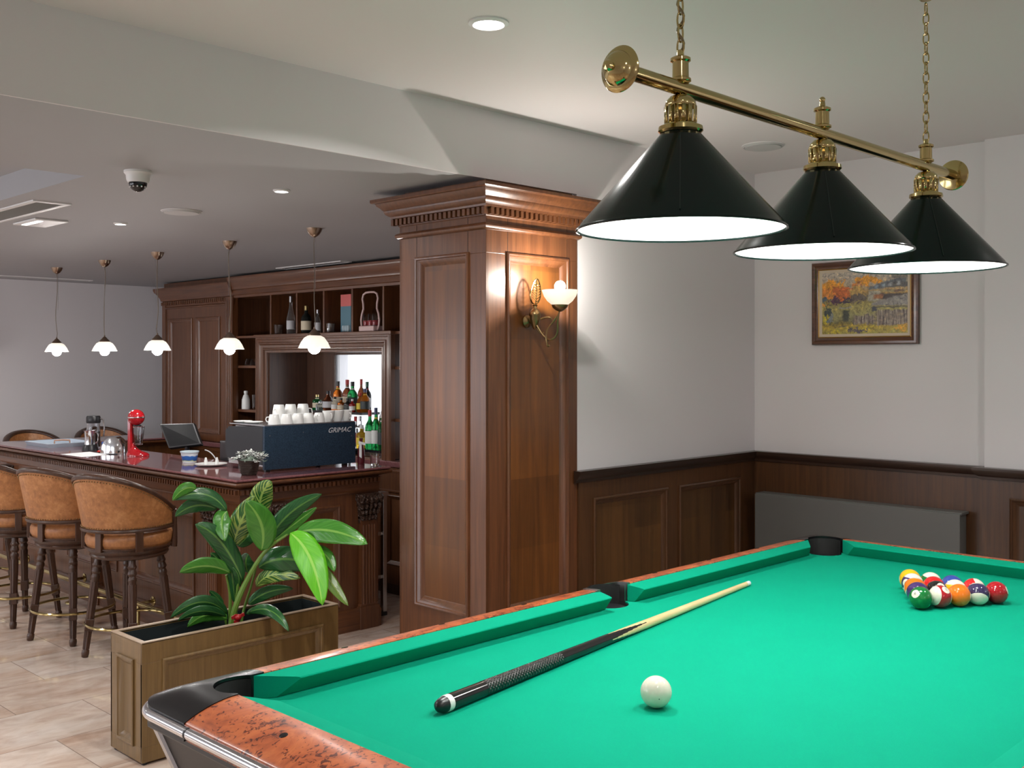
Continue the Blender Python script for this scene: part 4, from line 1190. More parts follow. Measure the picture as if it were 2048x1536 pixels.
loft(MB(), [(inset(outline,d),z) for d,z in ((.075,BT-.066),(.062,BT-.064),(.058,BT-.056),(.040,BT-.050),(.020,BT-.044),(.002,BT-.036),(-.002,BT-.028),(.002,BT-.020),(.016,BT-.018))]).build('edge_moulding', WOOD, bar, smooth=30)
# body
body = MB()
bo = [(FXx,FYy),(XE-.06,FYy),(XE-.06,FYy+.50),(FXx+.42,FYy+.50),(FXx+.42,YI+.10),(4.60,YI+.10),(4.60,YE-.06),(FXx,YE-.06)]
body.prism(bo, 0, BT-.06)
body.build('body', WOOD_WARM, bar, smooth=0)
fr = MB(); mo = MB()
OL = []                                  # long side openings (u = y)
y = FYy+.50
while y < YE-.6: OL.append((y, y+.78)); y += 1.02
panels(fr, (FXx,0,0), UL, (0,0,1), (-1,0,0), FYy-.016, YE-.06, .0, BT-.064, OL, .016, .26, .74)
OE = [(3.565, 3.735)]
panels(fr, (0,FYy,0), UR, (0,0,1), (0,-1,0), FXx, XE-.06, .0, BT-.064, [(3.50,3.79)], .016, .16, .77)
fr.build('casing', WOOD, bar, smooth=0)
for a_, b_ in OL: mould(mo, (FXx,0,0), UL, (0,0,1), (-1,0,0), a_, b_, .26, .74)
mould(mo, (0,FYy,0), UR, (0,0,1), (0,-1,0), 3.50, 3.79, .16, .77)
mo.build('panel_moulding', WOOD, bar)
# frieze steps, dentils, plinth
for nm, pr_ in (('frieze', [(0,.838),(.010,.840),(.014,.850),(.008,.856),(.008,.895),(.020,.898),(.020,.93),(0,.93)]), ('plinth', [(0,0),(.030,0),(.030,.100),(.022,.118),(.010,.128),(0,.130)])):
    MB().strip((FXx-.016,YE-.06,0),(FXx-.016,FYy-.016,0),(-1,0,0),pr_, e1=1).build(nm, WOODY, bar)
    MB().strip((FXx-.016,FYy-.016,0),(XE-.06,FYy-.016,0),(0,-1,0),pr_, e0=1).build(nm, WOODX, bar)
d_ = MB(); y = FYy-.02
while y < YE-.1: d_.box(FXx-.052, FXx-.034, y, y+.017, .900, .926); y += .031
x = FXx-.03
while x < XE-.07: d_.box(x, x+.017, FYy-.052, FYy-.034, .900, .926); x += .031
d_.build('dentils', WOOD, bar, smooth=0)
# fluted pilasters with carved capitals
CARVE = None
def carve_mat():
    m, nt, b = newmat('carved_wood')
    mp = objcoord(nt); v = N(nt, 'ShaderNodeTexVoronoi'); v.inputs['Scale'].default_value = 70; nt.links.new(mp.outputs[0], v.inputs['Vector'])
    b.inputs['Base Color'].default_value = (.055,.028,.018,1); b.inputs['Roughness'].default_value = .3
    bump(nt, b, v.outputs['Distance'], 1.0, .012)
    return m
CARVE = carve_mat()
def pilaster(cx, cy, u, n_, w=.145):
    u = Vector(u); n_ = Vector(n_); c = Vector((cx,cy,0)); hz = Vector((0,0,1))
    P = MB()
    P.obox(c+n_*.014+hz*.40, u*(w*.42), n_*.014, hz*.27)
    for k in range(5): P.lathe([(.0065,.15),(.0065,.64)], c+n_*.028+u*((k-2)*w*.145), n=8)
    pl = P.build('pilaster', WOOD, bar, smooth=40)
    MB().obox(c+n_*.019+hz*.070, u*(w*.5), n_*.019, hz*.070).obox(c+n_*.016+hz*.147, u*(w*.46), n_*.016, hz*.008).build('pilaster_base', WOOD, pl, smooth=0, bevel=.003)
    K = MB()
    for z, ww, dd in ((.672,.44,.020),(.70,.44,.026),(.74,.47,.034),(.78,.52,.044),(.812,.58,.052)):
        K.obox(c+n_*(dd*.5)+hz*z, u*(w*ww), n_*(dd*.5), hz*.019)
    rnd = random.Random(3)
    for r_ in range(4):
        for k in range(5):
            K.sphere(c+n_*(.030+.008*r_)+u*((k-2)*w*(.17+.03*r_))+hz*(.685+.036*r_), .014, 10, 7, (1,1,1.5))
    for s in (-1,1): K.sphere(c+n_*.052+u*(s*w*.5)+hz*.808, .021, 12, 8)
    K.build('capital', CARVE, pl, smooth=60)
pilaster(3.995, FYy-.018, (1,0,0), (0,-1,0)); pilaster(3.335, FYy-.018, (1,0,0), (0,-1,0), .125)
pilaster(FXx-.018, 5.45, (0,1,0), (-1,0,0))
pilaster(FXx-.018, 7.0, (0,1,0), (-1,0,0)); pilaster(FXx-.018, 8.6, (0,1,0), (-1,0,0))
# brass foot rail
fx, fz = 2.985, .155
MB().tube([(fx,YE-.1,fz),(fx,5.35,fz)], .016, n=16).build('foot_rail', BRASS, bar)
for y in (5.42, 6.15, 7.15, 8.15):
    MB().tube([(fx,y,0.0),(fx,y,fz)], .010, n=10).lathe([(.035,0),(.035,.006),(.014,.014)], (fx,y,0), n=20).build('rail_support', BRASS, bar)
    MB().tube([(fx,y,fz),(FXx-.045,y,fz)], .010, n=10).lathe([(.030,0),(.030,.006),(.012,.012)], (FXx-.046,y,fz), (-1,0,0), 20).build('rail_bracket', BRASS, bar)
MB().sphere((fx,5.345,fz), .024, 16, 10).build('rail_finial', BRASS, bar)
settle(bar, (3.35, 6.9, 0))

# chrome stand behind the end of the bar
t = thing('metal_stand', 'tall grey metal post with a black foot at the right end of the bar counter', 'stand')
MB().box(4.255, 4.285, 5.34, 5.37, .02, .80).build('post', STEEL, t, smooth=0, bevel=.002)
MB().box(4.20, 4.222, 5.36, 5.38, .05, .78).build('rear_post', BLACKP, t, smooth=0)
for z in (.24, .52): MB().box(4.15, 4.26, 5.352, 5.364, z, z+.02).build('crossbar', STEEL, t, smooth=0)
MB().obox((4.235,5.35,.012), (.045,.0,0), (0,.02,0), (0,0,.012)).build('foot', BLACKP, t, smooth=0, bevel=.003)
MB().box(4.14, 4.29, 5.33, 5.40, .78, .80).build('cap_plate', STEEL, t, smooth=0)
settle(t, (4.23, 5.36, 0))

# ================================================================== BAR STOOLS
def make_stool():
    r = thing('bar_stool', '', 'bar stool')
    HX = .0
    # barrel back, open towards +x ; angle measured from the back (-x)
    def th(a): return .815 + .205*max(0, cos(a*.82))**1.2
    def ro(a, z): return .245 + (z-.72)*.20*(.65+.35*cos(a)) + .012*cos(2*a)
    n = 36; A = R(112); rows = 7
    def shell(off, z0f=0, z1f=1):
        vs = []
        for i in range(n+1):
            a = -A + 2*A*i/n
            for j in range(rows+1):
                z = .722 + (th(a)-.722)*(z0f+(z1f-z0f)*j/rows)
                rr = ro(a, z) + off
                vs.append((-rr*cos(a)*1.0, rr*sin(a)*1.02, z))
        fs = [(i*(rows+1)+j, (i+1)*(rows+1)+j, (i+1)*(rows+1)+j+1, i*(rows+1)+j+1) for i in range(n) for j in range(rows)]
        return vs, fs
    vo, fo = shell(0); vi, fi = shell(-.038)
    m = MB(); m.add(vo, fo); k = len(vo); m.add(vi, [tuple(reversed(f)) for f in fi])
    e = rows+1
    for i in range(n):
        m.f.append((i*e+rows, (i+1)*e+rows, k+(i+1)*e+rows, k+i*e+rows)); m.m.append(0)
        m.f.append(((i+1)*e, i*e, k+i*e, k+(i+1)*e)); m.m.append(0)
    for i in (0, n):
        for j in range(rows): m.f.append((i*e+j, i*e+j+1, k+i*e+j+1, k+i*e+j)); m.m.append(0)
    bk = m.build('backrest', LEATHER, r, smooth=50)
    def path(z_of, off, cnt=40, a0=-A, a1=A):
        out = []
        for i in range(cnt+1):
            a = a0+(a1-a0)*i/cnt; z = z_of(a); rr = ro(a, z)+off
            out.append(Vector((-rr*cos(a), rr*sin(a)*1.02, z)))
        return out
    # moulded wooden top rail: flattened section
    pts = path(lambda a: th(a)+.004, -.018)
    m = MB(); q = []
    for i, p in enumerate(pts):
        a = -A+2*A*i/40; rad = Vector((-cos(a), sin(a), .15)).normalized(); up = Vector((0,0,1))
        sec = [(-.026,-.004),(-.024,.010),(-.008,.017),(.012,.016),(.025,.008),(.028,-.004),(.024,-.014),(-.022,-.012)]
        q += [p+rad*u_+up*w_ for u_, w_ in sec]
    ns = 8
    fs = [(i*ns+k_, i*ns+(k_+1)%ns, (i+1)*ns+(k_+1)%ns, (i+1)*ns+k_) for i in range(40) for k_ in range(ns)]
    fs += [tuple(range(ns)), tuple(reversed(range(40*ns, 41*ns)))]
    m.add(q, fs); m.build('top_rail', WOOD_STOOL, r, smooth=60)
    MB().tube(path(lambda a: .722, .002), .011, n=8).build('lower_band', WOOD_STOOL, r)
    nail = MB()
    for p in path(lambda a: th(a)-.020, .003, 74): nail.sphere(p, .0036, 6, 4)
    nail.build('nail_trim', BRASS_D, bk, smooth=60)
    nail = MB()
    for p in path(lambda a: .738, .003, 64): nail.sphere(p, .0034, 6, 4)
    nail.build('nail_trim', BRASS_D, bk, smooth=60)
    # arm posts at the front ends and short posts below the band
    for s in (-1, 1):
        a = s*R(110); p1 = Vector((-ro(a,th(a))*cos(a), ro(a,th(a))*sin(a)*1.02, th(a)-.005)); p0 = Vector((.10, s*.225, .60))
        MB().tube(bez(p1, (p1+p0)/2+Vector((.015,s*.005,0)), p0, 8), .016, n=10, radii=[.017,.016,.014,.013,.013,.014,.016,.018,.019]).build('arm_post', WOOD_STOOL, r)
    for a in (R(-52), R(0), R(52)):
        c = Vector((-cos(a)*.238, sin(a)*.243, .665)); rad = Vector((-cos(a), sin(a), 0)); tn = Vector((sin(a), cos(a), 0))
        MB().obox(c, tn*.020, rad*.012, Vector((0,0,.060))).build('back_post', WOOD_STOOL, r, smooth=0, bevel=.003)
    # cushion
    MB().lathe([(0,.612),(.205,.612),(.226,.622),(.236,.645),(.236,.672),(.226,.694),(.200,.706),(.12,.712),(0,.714)], (0,0,0), n=48).build('seat_cushion', LEATHER, r, smooth=60)
    MB().tube([(.236*cos(2*pi*k/48), .236*sin(2*pi*k/48), .619) for k in range(48)], .0055, n=6, closed=True).build('seat_piping', WOOD_STOOL, r)
    # seat ring
    MB().lathe([(.0,.555),(.195,.555),(.206,.560),(.212,.572),(.206,.580),(.214,.590),(.222,.600),(.222,.612),(0,.612)], (0,0,0), n=48).build('seat_ring', WOOD_STOOL, r)
    MB().lathe([(.0,.535),(.10,.535),(.11,.556),(0,.556)], (0,0,0), n=28).build('swivel_plate', BLACKP, r)
    # turned legs
    for k in range(4):
        a = R(45+90*k)
        top_ = Vector((cos(a)*.165, sin(a)*.165, .556)); bot = Vector((cos(a)*.235, sin(a)*.235, 0))
        ax = (bot-top_); L = ax.length
        prof = [(.019,0),(.020,.03),(.026,.045),(.019,.058),(.024,.072),(.026,.082),(.018,.096),(.0235,.108),(.0245,.118),(.0205,.126),(.0215,.14),(.0185,L-.215),(.0185,L-.214)]
        m = MB(); m.lathe(prof, top_, ax, 14)
        axn = ax.normalized(); t_ = Vector((0,0,1)).cross(axn).normalized(); w_ = axn.cross(t_)
        for q_ in range(8):
            b_ = 2*pi*q_/8; d1 = t_*cos(b_)+w_*sin(b_)
            m.tube([top_+axn*.14+d1*.0205, top_+axn*(L-.215)+d1*.0178], .0040, n=5)
            m.tube([top_+axn*(L-.150)+d1*.0172, top_+axn*(L-.045)+d1*.0145], .0036, n=5)
        m.lathe([(.0165,L-.150),(.0145,L-.045),(.020,L-.038),(.0215,L-.022),(.018,L-.002),(.016,L)], top_, ax, 14)
        lg = m.build('leg', WOOD_STOOL, r, smooth=40)
        cb_ = top_+axn*(L-.182)
        MB().obox(cb_, t_*.023, w_*.023, axn*.034).build('leg_block', WOOD_STOOL, lg, smooth=0, bevel=.004)
    # foot ring
    fr_ = .232
    MB().tube([(fr_*cos(2*pi*k/56), fr_*sin(2*pi*k/56), .185) for k in range(56)], .0085, n=10, closed=True).build('foot_ring', BRASS, r)
    return r
stool = make_stool()
GR = 'bar stools along the counter'
stool['label'] = 'tan leather bar stool nearest the planter, its swivel turned to the counter'; stool['group'] = GR
SP = [((2.710,5.690),24,None), ((2.63,6.26),22,'second tan leather bar stool from the planter, between two others'), ((2.56,6.91),16,'third tan leather bar stool from the planter'), ((2.56,7.62),10,'fourth tan leather bar stool, cut by the left edge of the photo')]
for i, (xy, a, lb) in enumerate(SP):
    if i == 0: place(stool, (*xy, 0), (0,0,R(a)))
    else: dup(stool, (*xy, 0), R(a), lb)
for xy, a, lb in (((3.60,9.28),-90,'tan leather stool behind the far counter, left of the two, its back top showing'),((4.22,9.30),-96,'tan leather stool behind the far counter beside the red drink mixer, its back top showing')):
    dup(stool, (*xy, 0), R(a), lb)

# ================================================================== PLANTER BOX
plb = thing('planter_box', 'long rectangular wooden planter box with panelled sides on the marble floor', 'planter')
QX0, QX1, QY0, QY1, QZ = 1.98, 2.955, 4.048, 4.333, .50
b = MB(); mo = MB()
T = .022
b.box(QX0+.012,QX1-.012,QY0+.012,QY0+T,.012,QZ-.002); b.box(QX0+.012,QX1-.012,QY1-T,QY1-.012,.012,QZ-.002)
b.box(QX0+.012,QX0+T,QY0+T,QY1-T,.012,QZ-.002); b.box(QX1-T,QX1-.012,QY0+T,QY1-T,.012,QZ-.002); b.box(QX0+T,QX1-T,QY0+T,QY1-T,.012,.03)
b.build('box_wall', PLANTW, plb, smooth=0)
b = MB()
panels(b, (0,QY0+.012,0), UR, (0,0,1), (0,-1,0), QX0, QX1, .012, QZ, [(QX0+.095,QX1-.095)], .012, .075, QZ-.085)
panels(b, (0,QY1-.012,0), UR, (0,0,1), (0,1,0), QX0, QX1, .012, QZ, [(QX0+.095,QX1-.095)], .012, .075, QZ-.085)
panels(b, (QX0+.012,0,0), UL, (0,0,1), (-1,0,0), QY0+.0005, QY1-.0005, .012, QZ, [(QY0+.075,QY1-.075)], .012, .075, QZ-.085)
panels(b, (QX1-.012,0,0), UL, (0,0,1), (1,0,0), QY0+.0005, QY1-.0005, .012, QZ, [(QY0+.075,QY1-.075)], .012, .075, QZ-.085)
b.build('casing', PLANTW, plb, smooth=0, bevel=.0012)
for args in (((0,QY0+.012,0),UR,(0,-1,0),QX0+.095,QX1-.095),((QX0+.012,0,0),UL,(-1,0,0),QY0+.075,QY1-.075),((0,QY1-.012,0),UR,(0,1,0),QX0+.095,QX1-.095)):
    mould(mo, args[0], args[1], (0,0,1), args[2], args[3], args[4], .075, QZ-.085, .012, MOULD)
mo.build('panel_moulding', PLANTW, plb)
MB().frame((0,0,QZ),(1,0,0),(0,1,0),QX0,QX1,QY0,QY1,[(0,-.004),(0,.003),(.022,.003),(.022,-.006)]).build('rim', wood('planter_rim_highlit', (.34,.24,.16),(.50,.38,.27),'x'), plb)  # lighter wood: edge highlights painted into the rim colour
ti = MB(); ti.frame((0,0,QZ),(1,0,0),(0,1,0),QX0+.034,QX1-.034,QY0+.034,QY1-.034,[(0,-.006),(.001,-.006),(.002,-.30)],fill=-.30).build('liner', pbr('black_liner', (.022,.028,.030), .25), plb)
soil = MB().box(QX0+.037, QX1-.037, QY0+.037, QY1-.037, .205, .33)
def soilm():
    m, nt, b = newmat('soil'); mp = objcoord(nt); n = noise(nt, mp.outputs[0], 60, 6, .7)
    r = ramp(nt, [(.3,(.006,.006,.005)),(.7,(.035,.026,.018))]); nt.links.new(n.outputs[0], r.inputs[0]); nt.links.new(r.outputs[0], b.inputs['Base Color'])
    b.inputs['Roughness'].default_value = .9; bump(nt, b, n.outputs[0], 1, .02); return m
soil.build('soil', soilm(), plb, smooth=0)
for x in (QX0+.02, QX1-.02):
    for y in (QY0+.02, QY1-.02): MB().lathe([(.012,0),(.012,.014)], (x,y,0), n=12).build('foot', BLACKP, plb)
settle(plb, ((QX0+QX1)/2, (QY0+QY1)/2, 0))
# ================================================================== PLANT
def leafmat(name, base, edge, rib, var=0.0, rough=.20):
    m, nt, b = newmat(name)
    uv = N(nt, 'ShaderNodeUVMap'); sp = N(nt, 'ShaderNodeSeparateXYZ'); nt.links.new(uv.outputs[0], sp.inputs[0])
    du = N(nt, 'ShaderNodeMath', operation='SUBTRACT'); du.inputs[1].default_value = .5; nt.links.new(sp.outputs[0], du.inputs[0])
    ab = N(nt, 'ShaderNodeMath', operation='ABSOLUTE'); nt.links.new(du.outputs[0], ab.inputs[0])
    # slanted veins: v - |u|*k
    mm = N(nt, 'ShaderNodeMath', operation='MULTIPLY_ADD'); mm.inputs[1].default_value = -.55
    nt.links.new(ab.outputs[0], mm.inputs[0]); nt.links.new(sp.outputs[1], mm.inputs[2])
    cb_ = N(nt, 'ShaderNodeCombineXYZ'); nt.links.new(mm.outputs[0], cb_.inputs[0]); nt.links.new(ab.outputs[0], cb_.inputs[1])
    mp = N(nt, 'ShaderNodeMapping'); mp.inputs['Scale'].default_value = (26, 1.2, 1); nt.links.new(cb_.outputs[0], mp.inputs['Vector'])
    oi = N(nt, 'ShaderNodeObjectInfo'); av = N(nt, 'ShaderNodeVectorMath', operation='ADD')
    nt.links.new(mp.outputs[0], av.inputs[0]); nt.links.new(oi.outputs['Random'], av.inputs[1])
    n = noise(nt, av.outputs[0], 1.0, 3, .6)
    r = ramp(nt, [(.30, base), (.70, edge)])
    if var:
        r = ramp(nt, [(.38, base), (.50, base), (.54, edge), (.75, edge)])
    nt.links.new(n.outputs[0], r.inputs[0])
    rr = ramp(nt, [(0, (1,1,1)), (.035, (1,1,1)), (.055, (0,0,0))]); nt.links.new(ab.outputs[0], rr.inputs[0])
    mx = N(nt, 'ShaderNodeMix', data_type='RGBA'); nt.links.new(rr.outputs[0], mx.inputs[0]); nt.links.new(r.outputs[0], mx.inputs[6]); mx.inputs[7].default_value = (*rib,1)
    nt.links.new(mx.outputs[2], b.inputs['Base Color']); b.inputs['Roughness'].default_value = rough
    b.inputs['Subsurface Weight'].default_value = 0
    bump(nt, b, n.outputs[0], .3, .004)
    return m
LG = leafmat('leaf_dark_green', (.012,.062,.022), (.028,.13,.030), (.10,.24,.05))
LM = leafmat('leaf_mid_green', (.035,.17,.018), (.07,.26,.03), (.18,.38,.07))
LB = leafmat('leaf_bright_lime', (.085,.42,.010), (.14,.52,.015), (.30,.62,.10), rough=.35)
LV = leafmat('leaf_variegated', (.020,.11,.020), (.34,.46,.10), (.30,.45,.10), 1)
LO = leafmat('leaf_olive', (.10,.20,.03), (.18,.30,.05), (.30,.40,.12))
STEMM = pbr('plant_stem', (.13,.25,.035), .4)
CAMP = Vector((0,0,EYE))
plant = thing('potted_ginger_plant', 'leafy green plant with long pointed leaves growing in the wooden planter', 'plant')
def zp(x, y, d): return at(330 + x/3.84, 900 + y/3.84, d)
def leaf(b0, c0, t0, wpx, mat, roll=0, fold=.25, label=None, curl=0.0):
    """b0,c0,t0 = (x,y,depth); quadratic spine from base to tip; wpx = full width in the same units"""
    P0, P1, P2 = zp(*b0), zp(*c0), zp(*t0)
    n = 18; mcols = 8; sp_pts = bez(P0, P1*1.0, P2, n)
    W_ = 1.18*wpx/3.84/FPX*c0[2]
    vs = []; m = MB()
    for i, p in enumerate(sp_pts):
        t = i/n
        tg = (sp_pts[min(i+1,n)]-sp_pts[max(i-1,0)]).normalized()
        view = (p-CAMP).normalized()
        side = tg.cross(view).normalized()
        nrm = side.cross(tg).normalized()
        a = R(roll)
        s2 = side*cos(a)+nrm*sin(a); n2 = nrm*cos(a)-side*sin(a)
        w = W_*.5*(sin(pi*min(1,t**.84))**.62 if t < 1 else 0)
        w = max(w, W_*.012)
        for j in range(mcols+1):
            u = j/mcols*2-1
            off = abs(u)*fold*w - curl*u*u*w + .04*w*sin(t*17+u*2)*abs(u)
            vs.append(p + s2*(u*w) + n2*off)
    e = mcols+1
    fs = [(i*e+j, i*e+j+1, (i+1)*e+j+1, (i+1)*e+j) for i in range(n) for j in range(mcols)]
    m.add(vs, fs)
    for i in range(n+1):
        for j in range(e): m.uv[i*e+j] = (j/mcols, i/n)
    return m.build('leaf', mat, plant, smooth=80, fixn=False, solid=.0012, label=label)
dB = 4.70
def st(pts, r0, r1):
    P = [zp(*p) for p in pts]; Q = []
    for i in range(len(P)-1):
        for k in range(6):
            t = k/6; p_1 = P[max(i-1,0)]; p0, p1 = P[i], P[i+1]; p2 = P[min(i+2,len(P)-1)]
            Q.append(.5*((2*p0)+(p1-p_1)*t+(2*p_1-5*p0+4*p1-p2)*t*t+(3*p0-p_1-3*p1+p2)*t**3))
    Q.append(P[-1]); n = len(Q)
    MB().tube(Q, r0, n=8, radii=[r0+(r1-r0)*k/(n-1) for k in range(n)]).build('stem', STEMM, plant)
st([(492,1520,4.72),(520,1280,4.71),(600,1060,4.70),(710,860,4.68),(810,740,4.66),(940,650,4.63)], .0165, .005)
st([(500,1520,4.76),(500,1250,4.76),(498,1100,4.75),(470,960,4.72)], .010, .005)
st([(530,1500,4.78),(545,1200,4.76),(560,1000,4.72),(530,780,4.70),(465,690,4.68),(440,560,4.66)], .009, .003)
st([(560,1500,4.80),(600,1250,4.82),(660,1050,4.80),(700,900,4.77)], .008, .004)
st([(480,1500,4.76),(470,1330,4.75),(440,1270,4.74)], .008, .004)
leaf((475,470,4.66),(330,250,4.62),(60,385,4.56),95,LG,-15,.22)
leaf((240,300,4.60),(150,255,4.57),(58,388,4.55),78,LM,10,.2,'lighter green leaf tip')
leaf((400,455,4.67),(230,370,4.62),(78,512,4.60),105,LG,20,.25)
leaf((480,470,4.66),(400,510,4.63),(462,700,4.60),120,LM,-10,.3)
leaf((600,1010,4.72),(440,620,4.62),(232,572,4.58),135,LG,5,.30)
leaf((505,945,4.70),(320,840,4.62),(112,940,4.56),118,LM,25,.25)
leaf((490,940,4.72),(430,850,4.68),(350,790,4.64),70,LG,0,.3)
leaf((525,740,4.69),(560,560,4.66),(690,350,4.64),150,LV,0,.3,'yellow striped leaf')
leaf((560,740,4.72),(660,640,4.75),(740,520,4.80),110,LG,0,.3)
leaf((735,520,4.72),(700,330,4.70),(820,242,4.66),150,LV,8,.25,'yellow striped upright leaf')
leaf((740,775,4.63),(800,560,4.58),(620,392,4.54),185,LM,0,.22)
leaf((800,700,4.66),(900,470,4.68),(1205,338,4.70),120,LG,-10,.25)
leaf((840,690,4.70),(1000,560,4.72),(1165,440,4.74),70,LM,10,.25)
leaf((1000,640,4.64),(1250,555,4.55),(1555,722,4.46),165,LM,18,.22)
leaf((960,638,4.60),(1150,760,4.50),(1210,1192,4.44),190,LB,0,.20,'bright lime green hanging leaf')
leaf((1130,745,4.58),(1270,790,4.55),(1300,935,4.52),85,LM,0,.3)
leaf((1190,870,4.62),(1260,1010,4.60),(1408,1196,4.56),80,LO,0,.25)
leaf((720,905,4.72),(880,760,4.66),(1250,920,4.70),170,LG,0,.25)
leaf((700,1050,4.74),(790,900,4.70),(1040,985,4.66),100,LV,5,.25)
leaf((640,945,4.74),(600,860,4.72),(640,800,4.70),115,LG,30,.3)
leaf((640,1190,4.76),(760,1060,4.76),(985,1065,4.78),85,LG,0,.25)
leaf((480,1260,4.72),(300,1060,4.60),(40,1290,4.54),90,LG,20,.25)
leaf((470,1280,4.70),(280,1180,4.58),(100,1310,4.56),75,LG,30,.3)
leaf((480,1300,4.72),(330,1200,4.66),(170,1360,4.66),95,LM,10,.3)
leaf((450,1180,4.76),(390,1120,4.72),(340,1080,4.70),42,LG,0,.3)
leaf((640,1250,4.72),(830,1150,4.60),(950,1392,4.52),75,LG,10,.3)
leaf((620,1260,4.74),(740,1170,4.66),(860,1290,4.62),55,LG,20,.3)
leaf((540,1180,4.76),(520,1000,4.72),(500,840,4.70),70,LG,10,.3)
leaf((560,1060,4.73),(590,960,4.70),(520,900,4.68),60,LG,-20,.3)
rb = MB(); c_ = zp(560,1285,4.66)
rb.sphere(c_, .016, 14, 10, (1.1,1,.9)); 
for a in (20,160,250): rb.obox(c_+Vector((cos(R(a))*.02,0,sin(R(a))*.016)), (.012,0,.004), (0,.003,0), (-.002,0,.007))
rb.build('ribbon', pbr('red_ribbon', (.35,.01,.012), .4), plant, label='small red ribbon on the stem')
pz = Vector((2.42, 4.19, .33)); settle(plant, pz)

# ================================================================== THINGS ON THE COUNTER
CT = BT + .0006
# espresso machine
em = thing('espresso_machine', 'dark blue boxy espresso machine with white lettering, cups stacked on top', 'coffee machine')
EX0, EX1, EY0, EY1 = 3.392, 4.062, 5.379, 5.800
def bluemat():
    m, nt, b = newmat('machine_blue'); mp = objcoord(nt); n = noise(nt, mp.outputs[0], 160, 3, .7)
    r = ramp(nt, [(.35,(.014,.030,.055)),(.7,(.040,.080,.130))]); nt.links.new(n.outputs[0], r.inputs[0]); nt.links.new(r.outputs[0], b.inputs['Base Color'])
    b.inputs['Metallic'].default_value = .35; b.inputs['Roughness'].default_value = .34
    return m
BM = bluemat()
MB().box(EX0, EX1, EY0, EY0+.02, BT+.012, 1.262).build('rear_panel', BM, em, smooth=0, bevel=.002)
m = MB(); pts = [(EY0+.02,BT+.04),(EY1,BT+.06),(EY1+.02,BT+.10),(EY1+.02,1.22),(EY1-.02,1.247),(EY0+.02,1.262)]
for x in (EX0, EX1-.012):
    m = MB(); n = len(pts)
    m.add([(x,y,z) for y,z in pts]+[(x+.012,y,z) for y,z in pts], [tuple(range(n)), tuple(reversed(range(n,2*n)))]+[(k,(k+1)%n,n+(k+1)%n,n+k) for k in range(n)])
    m.build('side_panel', pbr('machine_side', (.022,.026,.032), .45), em, smooth=0)
MB().box(EX0+.012, EX1-.012, EY0+.02, EY1-.08, BT+.03, 1.255).build('body', STEEL, em, smooth=0)
MB().box(EX0+.012, EX1-.012, EY1-.08, EY1, BT+.03, BT+.06).build('drip_tray', STEEL, em, smooth=0)
MB().box(EX0+.004, EX1-.004, EY0+.004, EY1-.02, 1.262, 1.268).build('cup_tray', STEEL, em, smooth=0)
for x in (EX0+.18, EX1-.18):
    MB().lathe([(.028,0),(.03,-.03),(.026,-.05)], (x,EY1-.04,1.14), n=20).build('brew_group', CHROME, em)
    MB().tube([(x,EY1-.02,1.10),(x,EY1+.08,1.085)], .011, n=10).build('portafilter_handle', BLACKP, em)
for x in (EX0+.05, EX1-.05):
    for y in (EY0+.05, EY1-.08): MB().lathe([(.02,BT+.0005),(.016,BT+.03)], (x,y,0), n=16).build('foot', BLACKP, em)
vs, fs = text_mesh('GRIMAC', .042, .35, 0, .98)
lt = MB(); tx = [v.x for v in vs]; w_ = max(tx)-min(tx)
tx0, tx1 = onyx = (3.845, 4.022)
k_ = (tx1-tx0)/w_
lt.add([((tx0+tx1)/2+v.x*k_, EY0-.0012, 1.216+v.y*k_*.92) for v in vs], fs)
lt.build('lettering', pbr('white_print', (.75,.76,.78), .4), em, smooth=0, fixn=False, label='white slanted maker lettering')
lt = MB()
for x, z in ((3.43,1.205),(3.665,1.215),(4.03,1.175)): lt = MB().lathe([(0,.0022),(.003,.0018),(.0035,0)], (x,EY0,z), (0,-1,0), 12).build('screw', STEEL, em)
settle(em, ((EX0+EX1)/2, (EY0+EY1)/2, BT))
# cups
PORC = pbr('white_porcelain', (.80,.80,.78), .18)
def cup_obj(name, r, h, label, upside=True, handle=True, grp='white cups on the coffee machine'):
    o = MB()
    if upside: pr_ = [(r,0),(r*.97,h*.25),(r*.86,h*.7),(r*.74,h*.95),(r*.68,h),(0,h)]
    else: pr_ = [(0,0),(r*.6,0),(r*.72,h*.1),(r*.9,h*.5),(r,h),(r*.93,h),(r*.8,h*.4),(0,h*.1)]
    o.lathe(pr_, n=28, cap=False)
    q = o.build(name, PORC, None, fixn=False)
    if handle:
        MB().tube([(r*.85,0,h*.75),(r*1.25,0,h*.72),(r*1.38,0,h*.5),(r*1.2,0,h*.28),(r*.92,0,h*.25)], r*.09, n=8).build('handle', PORC, q)
    return tag(q, label, 'cup', grp)
ztop = 1.2685
def put(o, x, y, z, rz_=0): o.location = (x,y,z); o.rotation_euler.z = R(rz_); return o
mug = cup_obj('coffee_mug', .0425, .112, 'tall white mug upside down on the coffee machine, left of the three')
put(mug, 3.600, 5.545, ztop, 200)
c2 = dup(mug, (3.688,5.55,ztop), R(80), 'tall white mug upside down on the coffee machine, in the middle of the three')
c3 = dup(mug, (3.776,5.545,ztop), R(-30), 'tall white mug upside down on the coffee machine, right of the three')
cupb = cup_obj('coffee_cup', .0365, .060, 'white cup upside down at the left end of the machine top')
put(cupb, 3.492, 5.43, ztop, 160)
for i, (x, y, w) in enumerate(((3.574,5.42,'small white cup in front of the left tall mug'),(3.654,5.42,'small white cup in front of the middle tall mug'),(3.732,5.42,'small white cup in front of the right tall mug'),(3.810,5.42,'small white cup just right of the tall mugs'))):
    dup(cupb, (x,y,ztop), R(40+60*i), w)
cupc = cup_obj('coffee_cup', .038, .068, 'white cup in the row at the right, nearest the tall mugs', upside=False)
